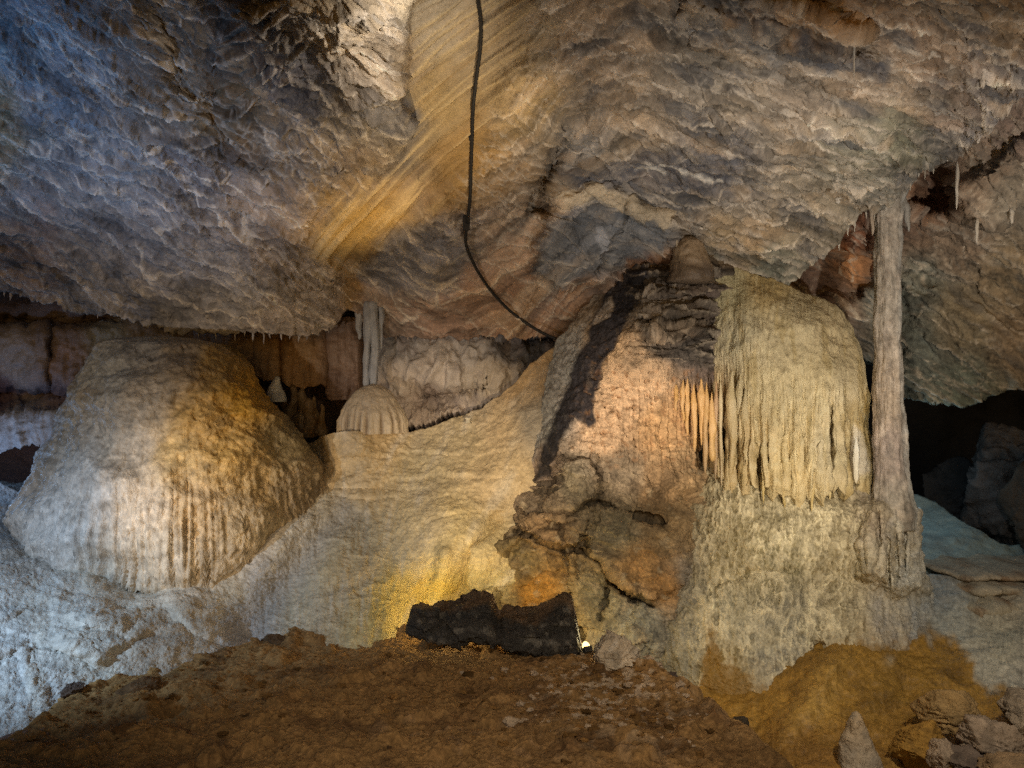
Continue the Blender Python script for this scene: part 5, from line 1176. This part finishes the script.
# ================================================================== CABLE
def build_cable():
    root = empty('cable', at(470, 240, 8.0), 'black electric cable hanging down the ceiling and looping to the pillar', 'cable')
    pts = [(476, -80), (478, -30), (478, 0), (481, 22), (480, 50), (476, 80), (473, 110), (472, 140), (471, 170), (470, 200), (467, 225), (466, 243), (471, 258), (480, 275), (492, 292), (508, 309), (525, 322), (541, 332), (556, 339)]
    # lie just clear of the rock as built
    dg = bpy.context.evaluated_depsgraph_get(); dg.update()
    ce = bpy.data.objects['ceiling']
    W = []
    from mathutils import Vector
    for k, (u, v) in enumerate(pts):
        w = at(u, v, 1.0); d = Vector(w - CAM).normalized()
        hit, loc, n, i = ce.ray_cast(Vector(CAM) - ce.location, d)
        Y = (loc.y + ce.location.y if hit else ceil_Y(u, v)) - .05
        W.append(Y)
    W = np.array(W); W = np.minimum(W, np.convolve(np.pad(W, 1, 'edge'), [.25, .5, .25], 'valid'))
    W[-1] = 9.55; W[-2] = min(W[-2], 9.5)
    q = at([p[0] for p in pts], [p[1] for p in pts], W)
    # Catmull-Rom
    out = []
    Q = np.concatenate([2 * q[:1] - q[1:2], q, 2 * q[-1:] - q[-2:-1]])
    for i in range(len(q) - 1):
        p0, p1, p2, p3 = Q[i:i + 4]
        for s in np.linspace(0, 1, 8, endpoint=False):
            out.append(.5 * (2 * p1 + (p2 - p0) * s + (2 * p0 - 5 * p1 + 4 * p2 - p3) * s * s + (3 * p1 - p0 - 3 * p2 + p3) * s ** 3))
    out.append(q[-1]); L = np.array(out)
    T = np.gradient(L, axis=0); T /= np.linalg.norm(T, axis=1, keepdims=True)
    N1 = np.cross(T, [0, 1, 0]); N1 /= np.linalg.norm(N1, axis=1, keepdims=True); N2 = np.cross(T, N1)
    a = np.linspace(0, 2 * PI, 12, endpoint=False)
    rad = np.interp(L[:, 2], [2.8, 4.2], [.018, .017])[:, None, None]
    P = L[:, None] + rad * (np.cos(a)[None, :, None] * N1[:, None] + np.sin(a)[None, :, None] * N2[:, None])
    link('wire', P, gridfaces(len(L), 12, True), M_CABLE, parent=root)
    # two clips that hold it to the rock
    for (u, v, w, h) in ((469, 222, .07, .15), (472, 138, .045, .05)):
        i = int(np.argmin(np.abs(L[:, 2] - at(u, v, np.interp(v, [p[1] for p in pts], W))[2])))
        b = link('clip', box(L[i] + np.array([-.01, .03, 0]), (w, .06, h), np.eye(3)), BOXF, M_CABLE, parent=root, smooth=False); bevel(b, .006)
build_cable()

# ================================================================== small stalactites along the lips
def fringe(seeds, label, group, c, Yf, wr, lr, mat=M_DRAPE):
    for (u, v) in seeds:
        w = random.uniform(*wr); l = random.uniform(*lr) * (.6 + .8 * random.random())
        k = random.uniform(.8, 1.15)
        o = spike('stalactite', u, v - 5, v + l, Yf(u, v), w, w * .3, mat, np.array(c) * k, np.minimum(np.array(c) * 1.15 * k, .75), None, K=8, R=10, lump=.3)
        tag(o, label, 'stalactite', group)
lu, lv = CEIL['lip']
lipv = lambda x: float(np.interp(x, lu, lv))
fringe([(x, lipv(x)) for x in [4 + 9.2 * i + random.uniform(-3, 3) for i in range(36)]], 'tiny grey stalactite in the fringe under the left ceiling lip', 'stalactites under the left ceiling lip', (.36, .33, .32), lambda u, v: ceil_Y(u, v) + .02, (1.0, 2.2), (2, 9))
fringe([(x, lipv(x)) for x in [372 + 6.0 * i + random.uniform(-2, 2) for i in range(29)]], 'tiny stalactite in the fringe under the reddish rock above the white wall', 'stalactites above the white wall', (.34, .27, .22), lambda u, v: ceil_Y(u, v) + .04, (.8, 1.6), (1.5, 5))
fringe([(x, lipv(x)) for x in [842 + 6.5 * i + random.uniform(-3, 3) for i in range(28)]], 'tiny pale stalactite in the fringe along the right ceiling edge', 'stalactites along the right ceiling edge', (.46, .43, .38), lambda u, v: ceil_Y(u, v) + .0, (1.0, 2.0), (3, 12))
for (u, v, l, w, Y, lab) in ((957, 160, 50, 2.6, 7.6, 'white flared stalactite just under the right ceiling edge'), (854, 35, 46, 1.8, 5.45, 'thin white soda straw hanging from the upper right ceiling'), (874, 0, 16, 2.4, 5.0, 'short white stalactite at the top right of the ceiling'),
                             (977, 214, 30, 2.5, 8.1, 'crooked pale stalactite on the rear right slab'), (1012, 206, 18, 3, 7.9, 'short stubby stalactite at the far right slab'), (838, 196, 8, 4, 7.5, 'round white nub on the ceiling left of the slim column')):
    tag(spike('stalactite', u, v, v + l, Y, w, w * .35, M_DRAPE, (.5, .46, .40), (.62, .58, .52), None, K=12, R=18), lab, 'stalactite')

# ================================================================== LIGHT
def spot(name, pos, aim, power, col, size_deg, blend=.9, soft=.12):
    l = bpy.data.lights.new(name, 'SPOT'); l.energy = power; l.color = col; l.spot_size = math.radians(size_deg); l.spot_blend = blend; l.shadow_soft_size = soft
    o = bpy.data.objects.new(name, l); C.objects.link(o); o.location = pos
    from mathutils import Vector
    o.rotation_euler = (Vector(aim) - Vector(pos)).to_track_quat('-Z', 'Y').to_euler()
    return o
def point(name, pos, power, col, soft=.08):
    l = bpy.data.lights.new(name, 'POINT'); l.energy = power; l.color = col; l.shadow_soft_size = soft
    o = bpy.data.objects.new(name, l); C.objects.link(o); o.location = [float(x) for x in pos]
    return o
WARM_, AMB, WHITE_, BLUE_, TEAL_ = (1, .80, .58), (1, .66, .30), (1, .93, .85), (.42, .62, 1), (.55, .85, 1)
# lamps read from the cave's lit patches, plus unseen fill lights added for brightness
spot('fill_left', (-4.2, 2.0, 1.0), at(330, 280, 8.8), 280, WHITE_, 56, 1, .08)  # added frontal fill for the left half, no lamp known here
spot('fill_right', (3.2, 2.0, .8), at(820, 190, 8.5), 620, (1, .93, .84), 58, 1, .08)  # added frontal fill for the right half and its ceiling
spot('lamp_roof', (.6, 3.4, 1.2), at(650, 130, 7.0), 200, (1, .93, .85), 62, 1, .06)
spot('lamp_blue_roof', (-4.6, 4.2, 1.2), at(30, 110, 6.5), 270, (.16, .45, 1), 66, 1, .06)
spot('lamp_blue_slope', (-5.2, 4.6, 1.8), at(40, 610, 6.8), 310, (.50, .73, 1), 78, 1, .08)
point('lamp_blue_recess', at(-70, 460, 8.6), 16, (.30, .56, 1), .1)
spot('lamp_pillar', (.2, 4.2, 1.5), at(640, 412, 8.5), 640, (1, .80, .62), 27, .8, .04)
spot('lamp_slope', (.3, 4.4, 1.7), at(480, 480, 8.5), 400, (1, .80, .52), 36, 1, .04)
spot('fill_shelf', (-.5, 5.6, 2.3), at(430, 385, 9.9), 95, (1, .92, .84), 36, 1, .04)  # unseen spot added to brighten the white wall
spot('lamp_drapery', (2.4, 4.3, 1.2), at(795, 430, 8.3), 330, (1, .89, .70), 46, 1, .04)
spot('lamp_chute', (.1, 6.0, 1.9), at(425, 115, 7.0), 165, (1, .76, .46), 56, 1, .04)
spot('lamp_chute_foot', (-.5, 6.8, 1.9), at(366, 210, 8.0), 120, (1, .68, .32), 36, 1, .04)
spot('lamp_chimney', (-.35, 4.7, 4.3), at(372, 20, 5.6), 40, WHITE_, 90, .8, .06)
spot('lamp_dome', (-4.2, 4.2, 1.4), at(205, 500, 8.0), 290, (1, .74, .45), 34, 1, .05)
spot('fill_mound', (.6, .6, 3.6), (0, 6.2, 0), 420, (1, .87, .68), 56, 1, .12)  # overhead fill added to lift the earth mound
spot('fill_bank', (2.6, 3.6, 3.0), (3.2, 6.8, .2), 320, (1, .90, .74), 70, 1, .08)  # fill added to brighten the lower right bank
spot('fill_rear', (4.3, 5.2, 1.0), at(985, 270, 8.6), 110, (1, .90, .76), 60, 1, .06)  # unseen light added to lighten the rear slab
point('lamp_boulder_back', at(448, 612, 7.56), 8, (1, .77, .34), .07)
point('lamp_boulder_alcove', at(536, 613, 7.46), 5, (1, .68, .28), .05)
point('lamp_boulder_end', at(596, 634, 7.2), 5, (1, .80, .42), .04)
point('lamp_hollow', at(918, 460, 9.8), 6, TEAL_, .15)

w = bpy.data.worlds.new('World'); bpy.context.scene.world = w; w.use_nodes = True
nt = w.node_tree; bg = nt.nodes['Background']
sky = nt.nodes.new('ShaderNodeTexSky'); sky.sky_type = 'NISHITA'; sky.sun_disc = False
sky.sun_elevation = math.radians(8); sky.sun_rotation = math.radians(180)
nt.links.new(sky.outputs['Color'], bg.inputs['Color']); bg.inputs['Strength'].default_value = .03

cam = bpy.data.cameras.new('camera'); co = bpy.data.objects.new('camera', cam); C.objects.link(co)
cam.sensor_width = 36; cam.lens = F / 1024 * 36; co.location = (0, 0, ZC); co.rotation_euler = (PI / 2, 0, 0)
cam.clip_end = 200; cam.clip_start = .05
sc = bpy.context.scene; sc.camera = co
sc.view_settings.view_transform = 'Standard'; sc.view_settings.look = 'None'; sc.view_settings.exposure = .32; sc.view_settings.gamma = 1
sc.render.engine = 'CYCLES'
sc.cycles.max_bounces = 5; sc.cycles.diffuse_bounces = 3; sc.cycles.glossy_bounces = 2; sc.cycles.use_denoising = False
sc.cycles.sample_clamp_indirect = 3; sc.cycles.sample_clamp_direct = 4
